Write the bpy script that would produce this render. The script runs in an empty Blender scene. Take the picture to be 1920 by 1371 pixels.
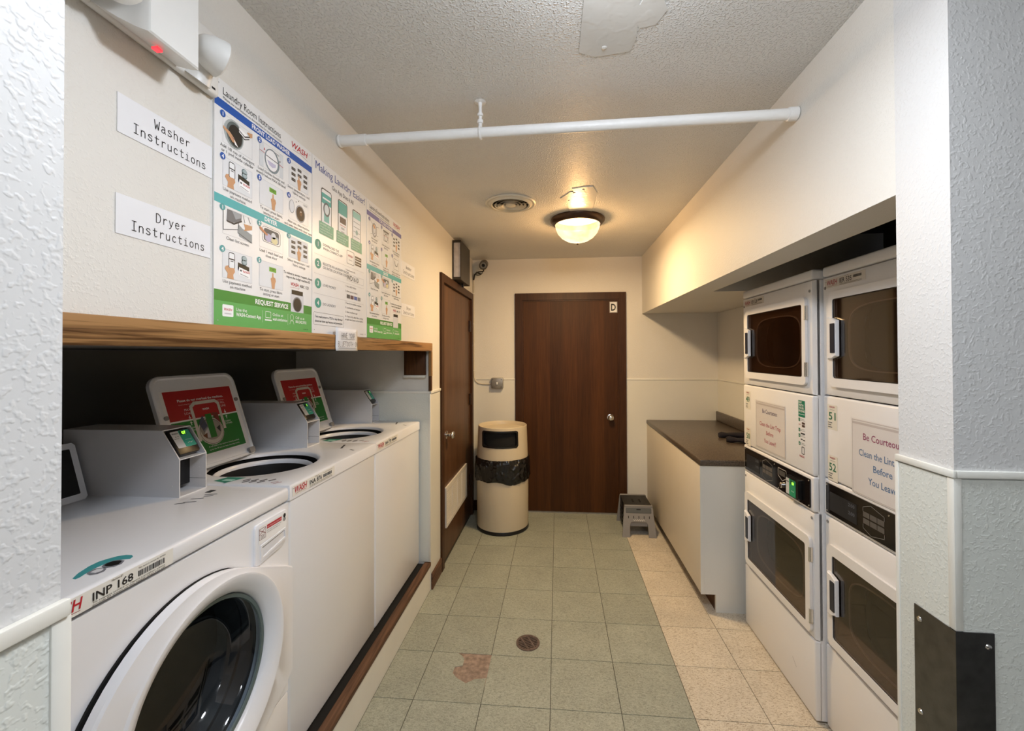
import bpy, bmesh, math, random
from mathutils import Vector, Matrix
random.seed(7)
PI = math.pi
SC = bpy.context.scene
COL = SC.collection
W_PX, H_PX = 1920, 1371

# ------------------------------------------------------------------ camera
FPX, CX, CY, CAMH = 792.63, 976.15, 655.05, 1.5406
YAW, PITCH, ROLL = .0868, .0099, -.0036
cam = bpy.data.cameras.new('camera')
cam.sensor_fit = 'HORIZONTAL'; cam.sensor_width = 36.0
cam.lens = FPX * 36.0 / W_PX
cam.shift_x = (W_PX / 2 - CX) / W_PX
cam.shift_y = (CY - H_PX / 2) / W_PX
cam.clip_start = .02; cam.clip_end = 60
co = bpy.data.objects.new('camera', cam); COL.objects.link(co)
fw = Vector((-math.sin(YAW) * math.cos(PITCH), math.cos(YAW) * math.cos(PITCH), math.sin(PITCH)))
rt = Vector((math.cos(YAW), math.sin(YAW), 0)); up = rt.cross(fw)
rt, up = rt * math.cos(ROLL) + up * math.sin(ROLL), up * math.cos(ROLL) - rt * math.sin(ROLL)
co.matrix_world = Matrix(((rt.x, up.x, -fw.x, 0), (rt.y, up.y, -fw.y, 0), (rt.z, up.z, -fw.z, CAMH), (0, 0, 0, 1)))
SC.camera = co

# ------------------------------------------------------------------ world, hall light, exposure
wd = bpy.data.worlds.new('world'); SC.world = wd; wd.use_nodes = True
wd.node_tree.nodes['Background'].inputs[0].default_value = (.8, .85, 1, 1)
wd.node_tree.nodes['Background'].inputs[1].default_value = 0.02
SC.view_settings.view_transform = 'Standard'; SC.view_settings.look = 'None'
SC.view_settings.exposure = 0.70; SC.view_settings.gamma = 1.0
SC.view_settings.use_curve_mapping = False


def point_light(name, loc, power, col, r):
    l = bpy.data.lights.new(name, 'POINT'); l.energy = power; l.color = col; l.shadow_soft_size = r
    o = bpy.data.objects.new(name, l); COL.objects.link(o); o.location = loc
    return o


def disc_light(name, loc, power, col, size):
    l = bpy.data.lights.new(name, 'AREA'); l.shape = 'DISK'; l.size = size; l.energy = power; l.color = col
    o = bpy.data.objects.new(name, l); COL.objects.link(o); o.location = loc
    return o


HALL = (.90, .965, 1.06)
point_light('hall_ceiling_light', (.14, .76, 2.345), 6.5, HALL, .07)
disc_light('hall_ceiling_light_down', (.14, .76, 2.325), 7.2, HALL, .30)
point_light('hall_rear_fill', (.5, -1.2, 2.33), 14, HALL, .10)  # added fill with no known lamp behind it, evens out the brightness

# ------------------------------------------------------------------ materials


def lin(c):
    return tuple(((v / 255 + .055) / 1.055) ** 2.4 if v / 255 > .04045 else v / 255 / 12.92 for v in c)


MATS = {}


def nodes(name):
    m = bpy.data.materials.new(name); m.use_nodes = True
    nt = m.node_tree
    return m, nt, nt.nodes, nt.links, nt.nodes['Principled BSDF']


def mat(name, col, rough=.5, metal=0, bump=None, var=None, spec=.5, coat=0, emit=0):
    """procedural paint / plastic / metal. bump=(scale,strength,dist) var=(scale,amount)"""
    if name in MATS: return MATS[name]
    m, nt, N, L, p = nodes(name)
    c = tuple(col) + (1,)
    p.inputs['Roughness'].default_value = rough; p.inputs['Metallic'].default_value = metal
    p.inputs['Specular IOR Level'].default_value = spec
    p.inputs['Coat Weight'].default_value = coat; p.inputs['Coat Roughness'].default_value = .1
    tc = N.new('ShaderNodeTexCoord')
    nz = N.new('ShaderNodeTexNoise'); nz.inputs['Scale'].default_value = var[0] if var else 6
    nz.inputs['Detail'].default_value = 4
    L.new(tc.outputs['Object'], nz.inputs['Vector'])
    a = var[1] if var else .03
    r = N.new('ShaderNodeValToRGB')
    r.color_ramp.elements[0].position = .3; r.color_ramp.elements[1].position = .7
    r.color_ramp.elements[0].color = tuple(v * (1 - a) for v in col) + (1,)
    r.color_ramp.elements[1].color = tuple(min(1, v * (1 + a)) for v in col) + (1,)
    L.new(nz.outputs['Fac'], r.inputs['Fac']); L.new(r.outputs['Color'], p.inputs['Base Color'])
    if emit:
        p.inputs['Emission Color'].default_value = c; p.inputs['Emission Strength'].default_value = emit
    if bump:
        nb = N.new('ShaderNodeTexNoise'); nb.inputs['Scale'].default_value = bump[0]
        nb.inputs['Detail'].default_value = 1.2; nb.inputs['Roughness'].default_value = .55
        L.new(tc.outputs['Object'], nb.inputs['Vector'])
        rr = N.new('ShaderNodeValToRGB')
        rr.color_ramp.interpolation = 'EASE'; rr.color_ramp.elements[0].position = .48; rr.color_ramp.elements[1].position = .70
        L.new(nb.outputs['Fac'], rr.inputs['Fac'])
        b = N.new('ShaderNodeBump'); b.inputs['Strength'].default_value = bump[1]; b.inputs['Distance'].default_value = bump[2]
        L.new(rr.outputs['Color'], b.inputs['Height']); L.new(b.outputs['Normal'], p.inputs['Normal'])
    MATS[name] = m
    return m


def wood(name, dark, light, axis, rough=.45, scale=9, stretch=14, contrast=(.35, .65), planks=0):
    """grain runs along axis ('X','Y','Z')"""
    if name in MATS: return MATS[name]
    m, nt, N, L, p = nodes(name)
    tc = N.new('ShaderNodeTexCoord'); mp = N.new('ShaderNodeMapping')
    s = [scale * stretch] * 3; s['XYZ'.index(axis)] = scale
    mp.inputs['Scale'].default_value = s
    L.new(tc.outputs['Object'], mp.inputs['Vector'])
    nz = N.new('ShaderNodeTexNoise'); nz.inputs['Scale'].default_value = 1; nz.inputs['Detail'].default_value = 6
    nz.inputs['Distortion'].default_value = .6
    L.new(mp.outputs['Vector'], nz.inputs['Vector'])
    mp2 = N.new('ShaderNodeMapping'); s2 = [scale * 1.6] * 3; s2['XYZ'.index(axis)] = scale * .12
    mp2.inputs['Scale'].default_value = s2
    L.new(tc.outputs['Object'], mp2.inputs['Vector'])
    n2 = N.new('ShaderNodeTexNoise'); n2.inputs['Scale'].default_value = 1; n2.inputs['Detail'].default_value = 3
    L.new(mp2.outputs['Vector'], n2.inputs['Vector'])
    mx = N.new('ShaderNodeMath'); mx.operation = 'MULTIPLY_ADD'; mx.inputs[1].default_value = .55
    L.new(nz.outputs['Fac'], mx.inputs[0])
    m3 = N.new('ShaderNodeMath'); m3.operation = 'MULTIPLY'; m3.inputs[1].default_value = .45
    L.new(n2.outputs['Fac'], m3.inputs[0]); L.new(m3.outputs[0], mx.inputs[2])
    r = N.new('ShaderNodeValToRGB')
    r.color_ramp.elements[0].position = contrast[0]; r.color_ramp.elements[1].position = contrast[1]
    r.color_ramp.elements[0].color = tuple(dark) + (1,); r.color_ramp.elements[1].color = tuple(light) + (1,)
    L.new(mx.outputs[0], r.inputs['Fac']); L.new(r.outputs['Color'], p.inputs['Base Color'])
    p.inputs['Roughness'].default_value = rough; p.inputs['Specular IOR Level'].default_value = .22
    b = N.new('ShaderNodeBump'); b.inputs['Strength'].default_value = .15; b.inputs['Distance'].default_value = .0006
    L.new(mx.outputs[0], b.inputs['Height']); L.new(b.outputs['Normal'], p.inputs['Normal'])
    MATS[name] = m
    return m


def tile_mat(name, base, dark, light, streak):
    m, nt, N, L, p = nodes(name)
    tc = N.new('ShaderNodeTexCoord'); oi = N.new('ShaderNodeObjectInfo')
    ad = N.new('ShaderNodeVectorMath'); ad.operation = 'ADD'
    ml = N.new('ShaderNodeMath'); ml.operation = 'MULTIPLY'; ml.inputs[1].default_value = 37
    L.new(oi.outputs['Random'], ml.inputs[0]); L.new(tc.outputs['Object'], ad.inputs[0]); L.new(ml.outputs[0], ad.inputs[1])
    mp = N.new('ShaderNodeMapping'); mp.inputs['Scale'].default_value = (1, streak, 1); mp.inputs['Rotation'].default_value = (0, 0, .5)
    L.new(ad.outputs[0], mp.inputs['Vector'])
    n1 = N.new('ShaderNodeTexNoise'); n1.inputs['Scale'].default_value = 95; n1.inputs['Detail'].default_value = 5
    n1.inputs['Distortion'].default_value = 1.2
    L.new(mp.outputs[0], n1.inputs['Vector'])
    r = N.new('ShaderNodeValToRGB'); e = r.color_ramp.elements
    e[0].position = .36; e[0].color = tuple(dark) + (1,); e[1].position = .66; e[1].color = tuple(light) + (1,)
    x = r.color_ramp.elements.new(.46); x.color = tuple(base) + (1,)
    L.new(n1.outputs['Fac'], r.inputs['Fac'])
    n2 = N.new('ShaderNodeTexNoise'); n2.inputs['Scale'].default_value = 7; n2.inputs['Detail'].default_value = 4
    L.new(ad.outputs[0], n2.inputs['Vector'])
    mr = N.new('ShaderNodeMapRange'); mr.inputs['From Min'].default_value = .3; mr.inputs['From Max'].default_value = .7
    mr.inputs['To Min'].default_value = .90; mr.inputs['To Max'].default_value = 1.05
    L.new(n2.outputs['Fac'], mr.inputs['Value'])
    m2 = N.new('ShaderNodeMapRange'); m2.inputs['To Min'].default_value = .95; m2.inputs['To Max'].default_value = 1.04
    L.new(oi.outputs['Random'], m2.inputs['Value'])
    mm = N.new('ShaderNodeMath'); mm.operation = 'MULTIPLY'
    L.new(mr.outputs[0], mm.inputs[0]); L.new(m2.outputs[0], mm.inputs[1])
    vm = N.new('ShaderNodeVectorMath'); vm.operation = 'SCALE'
    L.new(r.outputs['Color'], vm.inputs[0]); L.new(mm.outputs[0], vm.inputs['Scale'])
    L.new(vm.outputs[0], p.inputs['Base Color'])
    p.inputs['Roughness'].default_value = .42
    b = N.new('ShaderNodeBump'); b.inputs['Strength'].default_value = .08; b.inputs['Distance'].default_value = .001
    L.new(n2.outputs['Fac'], b.inputs['Height']); L.new(b.outputs['Normal'], p.inputs['Normal'])
    MATS[name] = m
    return m


def glass(name, tint, rough=.03, ior=1.5):
    if name in MATS: return MATS[name]
    m = bpy.data.materials.new(name); m.use_nodes = True; nt = m.node_tree; N = nt.nodes; L = nt.links
    N.clear(); out = N.new('ShaderNodeOutputMaterial')
    t = N.new('ShaderNodeBsdfTransparent'); t.inputs[0].default_value = tuple(tint) + (1,)
    g = N.new('ShaderNodeBsdfGlossy'); g.inputs['Roughness'].default_value = rough
    lw = N.new('ShaderNodeLayerWeight'); pw = N.new('ShaderNodeMath'); pw.operation = 'POWER'; pw.inputs[1].default_value = 5
    L.new(lw.outputs['Facing'], pw.inputs[0])
    r0 = ((ior - 1) / (ior + 1)) ** 2
    f = N.new('ShaderNodeMath'); f.operation = 'MULTIPLY_ADD'; f.inputs[1].default_value = 1 - r0; f.inputs[2].default_value = r0
    L.new(pw.outputs[0], f.inputs[0])
    x = N.new('ShaderNodeMixShader')
    L.new(f.outputs[0], x.inputs[0]); L.new(t.outputs[0], x.inputs[1]); L.new(g.outputs[0], x.inputs[2])
    L.new(x.outputs[0], out.inputs[0]); MATS[name] = m
    return m


PAINT = mat('wall_paint', (.74, .715, .665), .55, bump=(170, .3, .0015), var=(1.3, .03))
PAINT_N = mat('near_wall_paint', (.68, .672, .66), .5, bump=(135, .3, .0016), var=(1.3, .03))
CEIL = mat('ceiling_paint', (.75, .745, .725), .42, bump=(150, .8, .003), var=(1.1, .05))
PATCH = mat('ceiling_patch_paint', (.71, .695, .66), .38, bump=(30, .25, .002), var=(5, .05))
FRP = mat('wainscot_board', (.74, .755, .70), .45, bump=(140, .35, .0015), var=(1.5, .03))
FRPS = mat('wainscot_smooth', (.74, .73, .67), .4, bump=(60, .1, .001), var=(1.5, .03))
TRIM = mat('cream_trim', (.78, .765, .70), .4)
RECESS = mat('recess_painted_shade', (.10, .095, .085), .7, var=(2, .15))  # deep shade of the washer recess put into the wall colour
CAVITY = mat('cavity_painted_shade', (.02, .018, .016), .8, var=(2, .2))  # near black to carry the shade above and behind the dryers
SLAB = mat('subfloor_dark', (.05, .045, .035), .9)
ADH = mat('subfloor_adhesive', lin((146, 127, 114)), .8, var=(45, .35), bump=(60, .4, .002))
GREEN_T = tile_mat('green_vinyl_tile', (.325, .345, .285), (.25, .268, .22), (.42, .44, .375), 1.6)
BEIGE_T = tile_mat('beige_vinyl_tile', (.66, .59, .475), (.34, .265, .18), (.74, .68, .58), 2.8)
DOORW = wood('dark_door_veneer', (.050, .022, .011), (.115, .052, .026), 'Z', .38, 4, 22)
DOORW2 = wood('brown_door_veneer', (.06, .026, .011), (.14, .066, .030), 'Z', .4, 4, 22)
FRAMEW = wood('door_frame_wood', (.036, .013, .004), (.070, .028, .010), 'Z', .45, 5, 14)
OAK = wood('oak_fascia_wood', (.085, .036, .011), (.36, .19, .072), 'Y', .42, 3.2, 26, (.41, .53))
OAKZ = wood('oak_post_wood', (.2, .1, .032), (.40, .22, .085), 'Z', .42, 6, 14)
DKWOOD = wood('dark_bracket_wood', (.045, .018, .007), (.12, .05, .018), 'Z', .5, 6, 14)
WORNW = wood('worn_edge_wood', (.06, .03, .018), (.20, .105, .06), 'Y', .6, 5, 16)
ENAMEL = mat('white_enamel', (.87, .88, .91), .28, var=(2, .01), coat=.3)
DRYERW = mat('dryer_enamel', (.84, .835, .845), .34, bump=(900, .05, .0005), var=(2, .01))
PLASTIC = mat('white_plastic', (.87, .88, .92), .28, var=(3, .01))
METERW = mat('meter_housing_paint', (.72, .72, .74), .38, var=(3, .02))
BLACKP = mat('black_plastic', (.008, .008, .009), .3)
BLACKG = mat('black_gloss_panel', (.006, .006, .007), .12)
BLACKM = mat('black_matte', (.004, .004, .004), .9)
GREYP = mat('grey_plastic', (.27, .26, .255), .5, var=(8, .05))
NAVY = mat('navy_handle_grip', (.012, .018, .035), .35)
CHROME = mat('chrome', (.75, .74, .72), .18, 1)
STEEL = mat('brushed_steel', (.17, .168, .165), .34, 1, var=(40, .15))
GALV = mat('galvanised_box', (.32, .31, .29), .45, .6, var=(30, .12))
DRUMM = mat('drum_steel', (.42, .42, .43), .25, 1, var=(6, .1))
BRONZE = mat('bronze_rim', (.060, .033, .020), .3, .6, var=(20, .2))
RUST = mat('rusty_brass', lin((104, 90, 86)), .5, .4, var=(60, .3))
BEIGEP = mat('beige_bin_plastic', (.64, .55, .40), .38, var=(3, .02))
BAG = mat('black_bag_film', (.008, .008, .009), .22, bump=(14, .7, .018))
PAPER = mat('white_paper', (.80, .80, .82), .6)
POSTER = mat('poster_board', (.82, .82, .82), .35)
LAMIN = mat('dark_granite_laminate', (.085, .064, .048), .32, var=(140, .65))
PIPEW = mat('white_pipe_paint', (.90, .89, .87), .4, bump=(60, .2, .002))
VENTW = mat('vent_enamel', (.66, .63, .55), .4)
CLOTH = mat('dark_navy_cloth', (.010, .008, .014), .9, bump=(300, .5, .002))
GRILLE = mat('white_grille_enamel', (.72, .68, .62), .45)
EMLW = mat('emergency_light_plastic', (.76, .755, .73), .35)
CABP = mat('white_cabinet_laminate', (.74, .735, .69), .35, var=(2, .02))
CABF = mat('cream_cabinet_laminate', (.70, .63, .52), .4, var=(2, .02))
GLASS_D = glass('dryer_window_glass', (.62, .55, .50), .04, 1.9)
GLASS_W = glass('washer_door_glass', (.46, .52, .56), .02, 1.6)
SLEEVE = glass('clear_sleeve', (1, 1, 1), .15, 1.25)
LINER = mat('dryer_door_liner', (.17, .135, .11), .35, .3)
DRYDRUM = mat('dryer_drum', (.26, .22, .19), .35, .4)

INKS = {}


def ink_mat(rgb, emit=0):
    k = (tuple(rgb), emit)
    if k not in INKS:
        INKS[k] = mat('ink_%d_%d_%d%s' % (*rgb, '_lit' if emit else ''), lin(rgb), .5, emit=emit)
    return INKS[k]


# ------------------------------------------------------------------ mesh helpers
class Fr:
    def __init__(s, o, u, v, n): s.o, s.u, s.v, s.n = Vector(o), Vector(u), Vector(v), Vector(n)
    def p(s, u, v, n=0): return s.o + s.u * u + s.v * v + s.n * n
    def at(s, u, v, n=0): return Fr(s.p(u, v, n), s.u, s.v, s.n)


def FX(x=0, y=0, z=0): return Fr((x, y, z), (0, 1, 0), (0, 0, 1), (1, 0, 0))     # faces +X
def FB(x=0, y=0, z=0): return Fr((x, y, z), (1, 0, 0), (0, 0, 1), (0, -1, 0))    # faces -Y
def FT(x=0, y=0, z=0): return Fr((x, y, z), (0, 1, 0), (-1, 0, 0), (0, 0, 1))    # faces up
def FZ(x=0, y=0, z=0): return Fr((x, y, z), (1, 0, 0), (0, 1, 0), (0, 0, 1))


def B(): return bmesh.new()


def box(bm, x0, x1, y0, y1, z0, z1, bev=0, seg=2):
    vs = [bm.verts.new((x, y, z)) for x in (x0, x1) for y in (y0, y1) for z in (z0, z1)]
    fs = [bm.faces.new([vs[i] for i in f]) for f in ((0, 1, 3, 2), (4, 6, 7, 5), (0, 4, 5, 1), (2, 3, 7, 6), (0, 2, 6, 4), (1, 5, 7, 3))]
    if bev:
        es = list({e for f in fs for e in f.edges})
        bmesh.ops.bevel(bm, geom=es, offset=bev, segments=seg, affect='EDGES', profile=.5)
    return bm


def prism(bm, pts, fr, n0, n1, bev=0):
    a = [bm.verts.new(fr.p(u, v, n0)) for u, v in pts]; b = [bm.verts.new(fr.p(u, v, n1)) for u, v in pts]
    k = len(pts)
    f0 = bm.faces.new(a[::-1]); f1 = bm.faces.new(b)
    for i in range(k): bm.faces.new((a[i], a[(i + 1) % k], b[(i + 1) % k], b[i]))
    if bev:
        bmesh.ops.bevel(bm, geom=list(f1.edges), offset=bev, segments=2, affect='EDGES', profile=.5)
    return bm


def ring(bm, outer, inner, fr, n0, n1):
    k = len(outer)
    L = [[bm.verts.new(fr.p(u, v, n)) for u, v in P] for P in (outer, inner) for n in (n0, n1)]
    o0, o1, i0, i1 = L
    for i in range(k):
        j = (i + 1) % k
        bm.faces.new((o0[i], o0[j], o1[j], o1[i])); bm.faces.new((i0[i], i1[i], i1[j], i0[j]))
        bm.faces.new((o1[i], o1[j], i1[j], i1[i])); bm.faces.new((o0[i], i0[i], i0[j], o0[j]))
    return bm


def loft(bm, loops, close=False):
    """list of loops of equal length (3D points)"""
    V = [[bm.verts.new(p) for p in lp] for lp in loops]; k = len(V[0])
    for a, b in zip(V[:-1], V[1:]):
        for i in range(k):
            j = (i + 1) % k; bm.faces.new((a[i], a[j], b[j], b[i]))
    if close:
        bm.faces.new(V[0][::-1]); bm.faces.new(V[-1])
    return V


def rrect(u0, v0, u1, v1, r, seg=5):
    if not isinstance(r, (list, tuple)): r = [r] * 4      # bl br tr tl
    out = []
    for (cx, cy, a0, rr) in ((u0 + r[0], v0 + r[0], PI, r[0]), (u1 - r[1], v0 + r[1], 1.5 * PI, r[1]), (u1 - r[2], v1 - r[2], 0, r[2]), (u0 + r[3], v1 - r[3], .5 * PI, r[3])):
        for i in range(seg + 1):
            a = a0 + .5 * PI * i / seg; out.append((cx + rr * math.cos(a), cy + rr * math.sin(a)))
    return out


def circ(cx, cy, rx, ry=None, k=32, a0=0):
    ry = ry or rx
    return [(cx + rx * math.cos(a0 + 2 * PI * i / k), cy + ry * math.sin(a0 + 2 * PI * i / k)) for i in range(k)]


def rect_by_angle(u0, v0, u1, v1, cx, cy, k):
    """points of the rectangle seen at even angles from (cx,cy); corners included by snapping"""
    out = []
    for i in range(k):
        a = 2 * PI * i / k; dx, dy = math.cos(a), math.sin(a); t = 1e9
        if dx > 1e-9: t = min(t, (u1 - cx) / dx)
        if dx < -1e-9: t = min(t, (u0 - cx) / dx)
        if dy > 1e-9: t = min(t, (v1 - cy) / dy)
        if dy < -1e-9: t = min(t, (v0 - cy) / dy)
        out.append([cx + dx * t, cy + dy * t])
    for c in ((u0, v0), (u0, v1), (u1, v0), (u1, v1)):
        b = min(range(k), key=lambda q: (out[q][0] - c[0]) ** 2 + (out[q][1] - c[1]) ** 2); out[b] = list(c)
    return [tuple(q) for q in out]


def lathe(bm, prof, fr, seg=40, cap0=False, cap1=False):
    """prof: list of (radius, n) about fr origin, axis fr.n"""
    loops = [[fr.p(r * math.cos(2 * PI * i / seg), r * math.sin(2 * PI * i / seg), n) for i in range(seg)] for r, n in prof]
    V = loft(bm, loops)
    if cap0: bm.faces.new(V[0][::-1])
    if cap1: bm.faces.new(V[-1])
    return bm


def tube(bm, pts, r, seg=10, caps=True):
    pts = [Vector(p) for p in pts]; loops = []
    prev = None
    for i, p in enumerate(pts):
        d = (pts[min(i + 1, len(pts) - 1)] - pts[max(i - 1, 0)]).normalized()
        if prev is None:
            a = Vector((0, 0, 1)) if abs(d.z) < .9 else Vector((1, 0, 0)); n = d.cross(a).normalized()
        else:
            n = (prev - d * prev.dot(d)).normalized()
        prev = n; b = d.cross(n); rr = r[i] if isinstance(r, (list, tuple)) else r
        loops.append([p + n * rr * math.cos(2 * PI * k / seg) + b * rr * math.sin(2 * PI * k / seg) for k in range(seg)])
    loft(bm, loops, caps)
    return bm


def obj(name, bm, m, parent=None, label=None, smooth=35, recalc=True):
    if recalc: bmesh.ops.recalc_face_normals(bm, faces=bm.faces)
    me = bpy.data.meshes.new(name); bm.to_mesh(me); bm.free()
    if smooth:
        me.shade_smooth(); me.set_sharp_from_angle(angle=math.radians(smooth))
    me.materials.append(m)
    o = bpy.data.objects.new(name, me); COL.objects.link(o)
    if parent: o.parent = parent
    if label: o['label'] = label
    return o


def tag(o, label, cat, group=None):
    o['label'] = label; o['category'] = cat
    if group: o['group'] = group
    return o


def thing(name, label, cat, loc=(0, 0, 0), rz=0, group=None):
    o = bpy.data.objects.new(name, None); COL.objects.link(o)
    o.location = loc; o.rotation_euler = (0, 0, rz); o.empty_display_size = .05
    return tag(o, label, cat, group)


def struct(name, bm, m, parent=None, label=None, smooth=35):
    o = obj(name, bm, m, parent, label, smooth)
    if not parent: o['kind'] = 'structure'
    return o


def sempty(name, loc=(0, 0, 0), label=None):
    o = bpy.data.objects.new(name, None); COL.objects.link(o); o.location = loc; o['kind'] = 'structure'; o.empty_display_size = .05
    if label: o['label'] = label
    return o


def bx(name, m, parent, *a, label=None, **k):
    return obj(name, box(B(), *a, **k), m, parent, label)


# ------------------------------------------------------------------ flat print
TXT = {}


def text_geo(s, bold=0, shear=0):
    key = (s, bold, shear)
    if key not in TXT:
        cu = bpy.data.curves.new('t', 'FONT'); cu.body = s; cu.size = 1; cu.resolution_u = 2
        cu.offset = bold; cu.shear = shear; cu.fill_mode = 'FRONT'
        ob = bpy.data.objects.new('t', cu); me = bpy.data.meshes.new_from_object(ob)
        vs = [(v.co.x, v.co.y) for v in me.vertices]; fs = [tuple(p.vertices) for p in me.polygons]
        xs = [v[0] for v in vs] or [0, 1]
        TXT[key] = (vs, fs, min(xs), max(xs))
        bpy.data.objects.remove(ob); bpy.data.curves.remove(cu); bpy.data.meshes.remove(me)
    return TXT[key]


class Ink:
    """printed shapes on a flat face, one mesh for each ink colour"""
    def __init__(s, fr, parent, name='print', lift=.0004):
        s.fr, s.parent, s.name, s.lift, s.b = fr, parent, name, lift, {}

    def bm(s, c, emit=0):
        k = (tuple(c), emit)
        if k not in s.b: s.b[k] = B()
        return s.b[k]

    def poly(s, c, pts, lay=1, emit=0):
        bm = s.bm(c, emit); bm.faces.new([bm.verts.new(s.fr.p(u, v, lay * s.lift)) for u, v in pts])

    def rect(s, c, u0, v0, u1, v1, lay=1, r=0, emit=0):
        s.poly(c, rrect(u0, v0, u1, v1, r, 3) if r else [(u0, v0), (u1, v0), (u1, v1), (u0, v1)], lay, emit)

    def disc(s, c, u, v, rx, ry=None, lay=1, k=20): s.poly(c, circ(u, v, rx, ry, k), lay)

    def line(s, c, pts, w, lay=1, closed=False, joint=True):
        bm = s.bm(c); P = [Vector(p) for p in pts]
        if closed: P = P + [P[0]]
        for a, b in zip(P[:-1], P[1:]):
            d = b - a
            if d.length < 1e-7: continue
            d.normalize(); n = Vector((-d.y, d.x)) * w / 2; e = d * (w * .35 if joint else 0)
            bm.faces.new([bm.verts.new(s.fr.p(q.x, q.y, lay * s.lift)) for q in (a - n - e, b - n + e, b + n + e, a + n - e)])

    def ellipse(s, c, u, v, rx, ry, w, lay=1, k=24): s.line(c, circ(u, v, rx, ry, k), w, lay, True)

    def frame(s, c, u0, v0, u1, v1, w, lay=1, r=0):
        s.line(c, rrect(u0, v0, u1, v1, r, 3) if r else [(u0, v0), (u1, v0), (u1, v1), (u0, v1)], w, lay, True)

    def text(s, c, t, u, v, h, al='L', bold=0, shear=0, lay=3, w=None, emit=0):
        vs, fs, x0, x1 = text_geo(t, bold, shear)
        sx = w / (x1 - x0) if w else h
        tw = (x1 - x0) * sx
        ou = u - x0 * sx - (tw / 2 if al == 'C' else tw if al == 'R' else 0)
        bm = s.bm(c, emit); V = [bm.verts.new(s.fr.p(ou + x * sx, v + y * h, lay * s.lift)) for x, y in vs]
        for f in fs:
            try: bm.faces.new([V[i] for i in f])
            except ValueError: pass

    def strokes(s, c, t, u, v, h, adv, w, al='C', lay=3):
        n = len(t); x = u - (n * adv * h / 2 if al == 'C' else 0)
        for ch in t:
            for pl in GLYPH.get(ch, []): s.line(c, [(x + (a + .08) * h, v + b * h) for a, b in pl], w, lay)
            x += adv * h

    def done(s, label=None):
        """all inks of one print joined into a single flat part, one material slot for each colour"""
        vs, fs, mi, ms = [], [], [], []
        for (c, e), bm in s.b.items():
            bm.verts.index_update(); o0 = len(vs)
            vs += [v.co[:] for v in bm.verts]
            for f in bm.faces: fs.append([v.index + o0 for v in f.verts]); mi.append(len(ms))
            ms.append(ink_mat(c, e)); bm.free()
        me = bpy.data.meshes.new(s.name); me.from_pydata(vs, [], fs)
        for m in ms: me.materials.append(m)
        me.polygons.foreach_set('material_index', mi)
        o = bpy.data.objects.new(s.name, me); COL.objects.link(o); o.parent = s.parent; o['kind'] = 'stuff'
        if label: o['label'] = label
        s.b = {}


GLYPH = {
 'W': [[(0, 1), (.14, 0), (.3, .6), (.46, 0), (.6, 1)]], 'I': [[(.08, 1), (.52, 1)], [(.3, 1), (.3, 0)], [(.08, 0), (.52, 0)]],
 'D': [[(.05, 0), (.05, 1), (.28, 1), (.48, .85), (.55, .5), (.48, .15), (.28, 0), (.05, 0)]],
 'a': [[(.08, .58), (.2, .68), (.38, .66), (.46, .52), (.46, .12), (.56, 0)], [(.46, .4), (.2, .38), (.06, .2), (.12, .03), (.28, 0), (.46, .14)]],
 's': [[(.5, .56), (.4, .67), (.2, .68), (.09, .54), (.18, .4), (.42, .32), (.52, .18), (.42, .03), (.2, 0), (.07, .12)]],
 'h': [[(.08, 1), (.08, 0)], [(.08, .48), (.2, .65), (.38, .67), (.5, .52), (.5, 0)]],
 'e': [[(.08, .36), (.52, .36), (.48, .58), (.3, .68), (.12, .58), (.07, .34), (.13, .08), (.32, 0), (.5, .1)]],
 'r': [[(.15, .66), (.15, 0)], [(.15, .42), (.28, .62), (.42, .68), (.54, .6)]],
 'n': [[(.08, .66), (.08, 0)], [(.08, .48), (.2, .65), (.38, .67), (.5, .52), (.5, 0)]],
 't': [[(.24, .92), (.24, .12), (.34, 0), (.52, .06)], [(.06, .66), (.5, .66)]],
 'u': [[(.08, .66), (.08, .16), (.18, .01), (.34, .02), (.5, .2)], [(.5, .66), (.5, 0)]],
 'c': [[(.5, .56), (.34, .68), (.16, .6), (.07, .34), (.15, .08), (.32, 0), (.5, .1)]],
 'i': [[(.12, .66), (.3, .66), (.3, 0)], [(.06, 0), (.54, 0)], [(.28, .9), (.32, .9)]],
 'o': [[(.3, .68), (.12, .58), (.06, .34), (.12, .1), (.3, 0), (.48, .1), (.54, .34), (.48, .58), (.3, .68)]],
 'y': [[(.06, .66), (.3, .02)], [(.54, .66), (.3, .02), (.2, -.2), (.06, -.26)]],
 'H': [[(.05, 0), (.05, 1)], [(.5, 0), (.5, 1)], [(.05, .5), (.5, .5)]], 'A': [[(0, 0), (.28, 1), (.55, 0)], [(.1, .38), (.46, .38)]],
 'V': [[(0, 1), (.28, 0), (.55, 1)]], 'E': [[(.5, 0), (.06, 0), (.06, 1), (.5, 1)], [(.06, .52), (.42, .52)]],
 'Y': [[(0, 1), (.28, .5), (.55, 1)], [(.28, .5), (.28, 0)]], 'O': [[(.28, 1), (.06, .75), (.06, .25), (.28, 0), (.5, .25), (.5, .75), (.28, 1)]],
 'U': [[(.05, 1), (.05, .2), (.28, 0), (.5, .2), (.5, 1)]], 'R': [[(.06, 0), (.06, 1), (.4, .95), (.48, .75), (.36, .52), (.06, .48)], [(.26, .5), (.52, 0)]],
 'B': [[(.06, 0), (.06, 1), (.38, .95), (.44, .74), (.34, .54), (.06, .52)], [(.34, .52), (.5, .3), (.38, .03), (.06, 0)]],
 'L': [[(.06, 1), (.06, 0), (.48, 0)]], 'T': [[(0, 1), (.55, 1)], [(.28, 1), (.28, 0)]], 'N': [[(.05, 0), (.05, 1), (.48, 0), (.48, 1)]],
}

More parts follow.
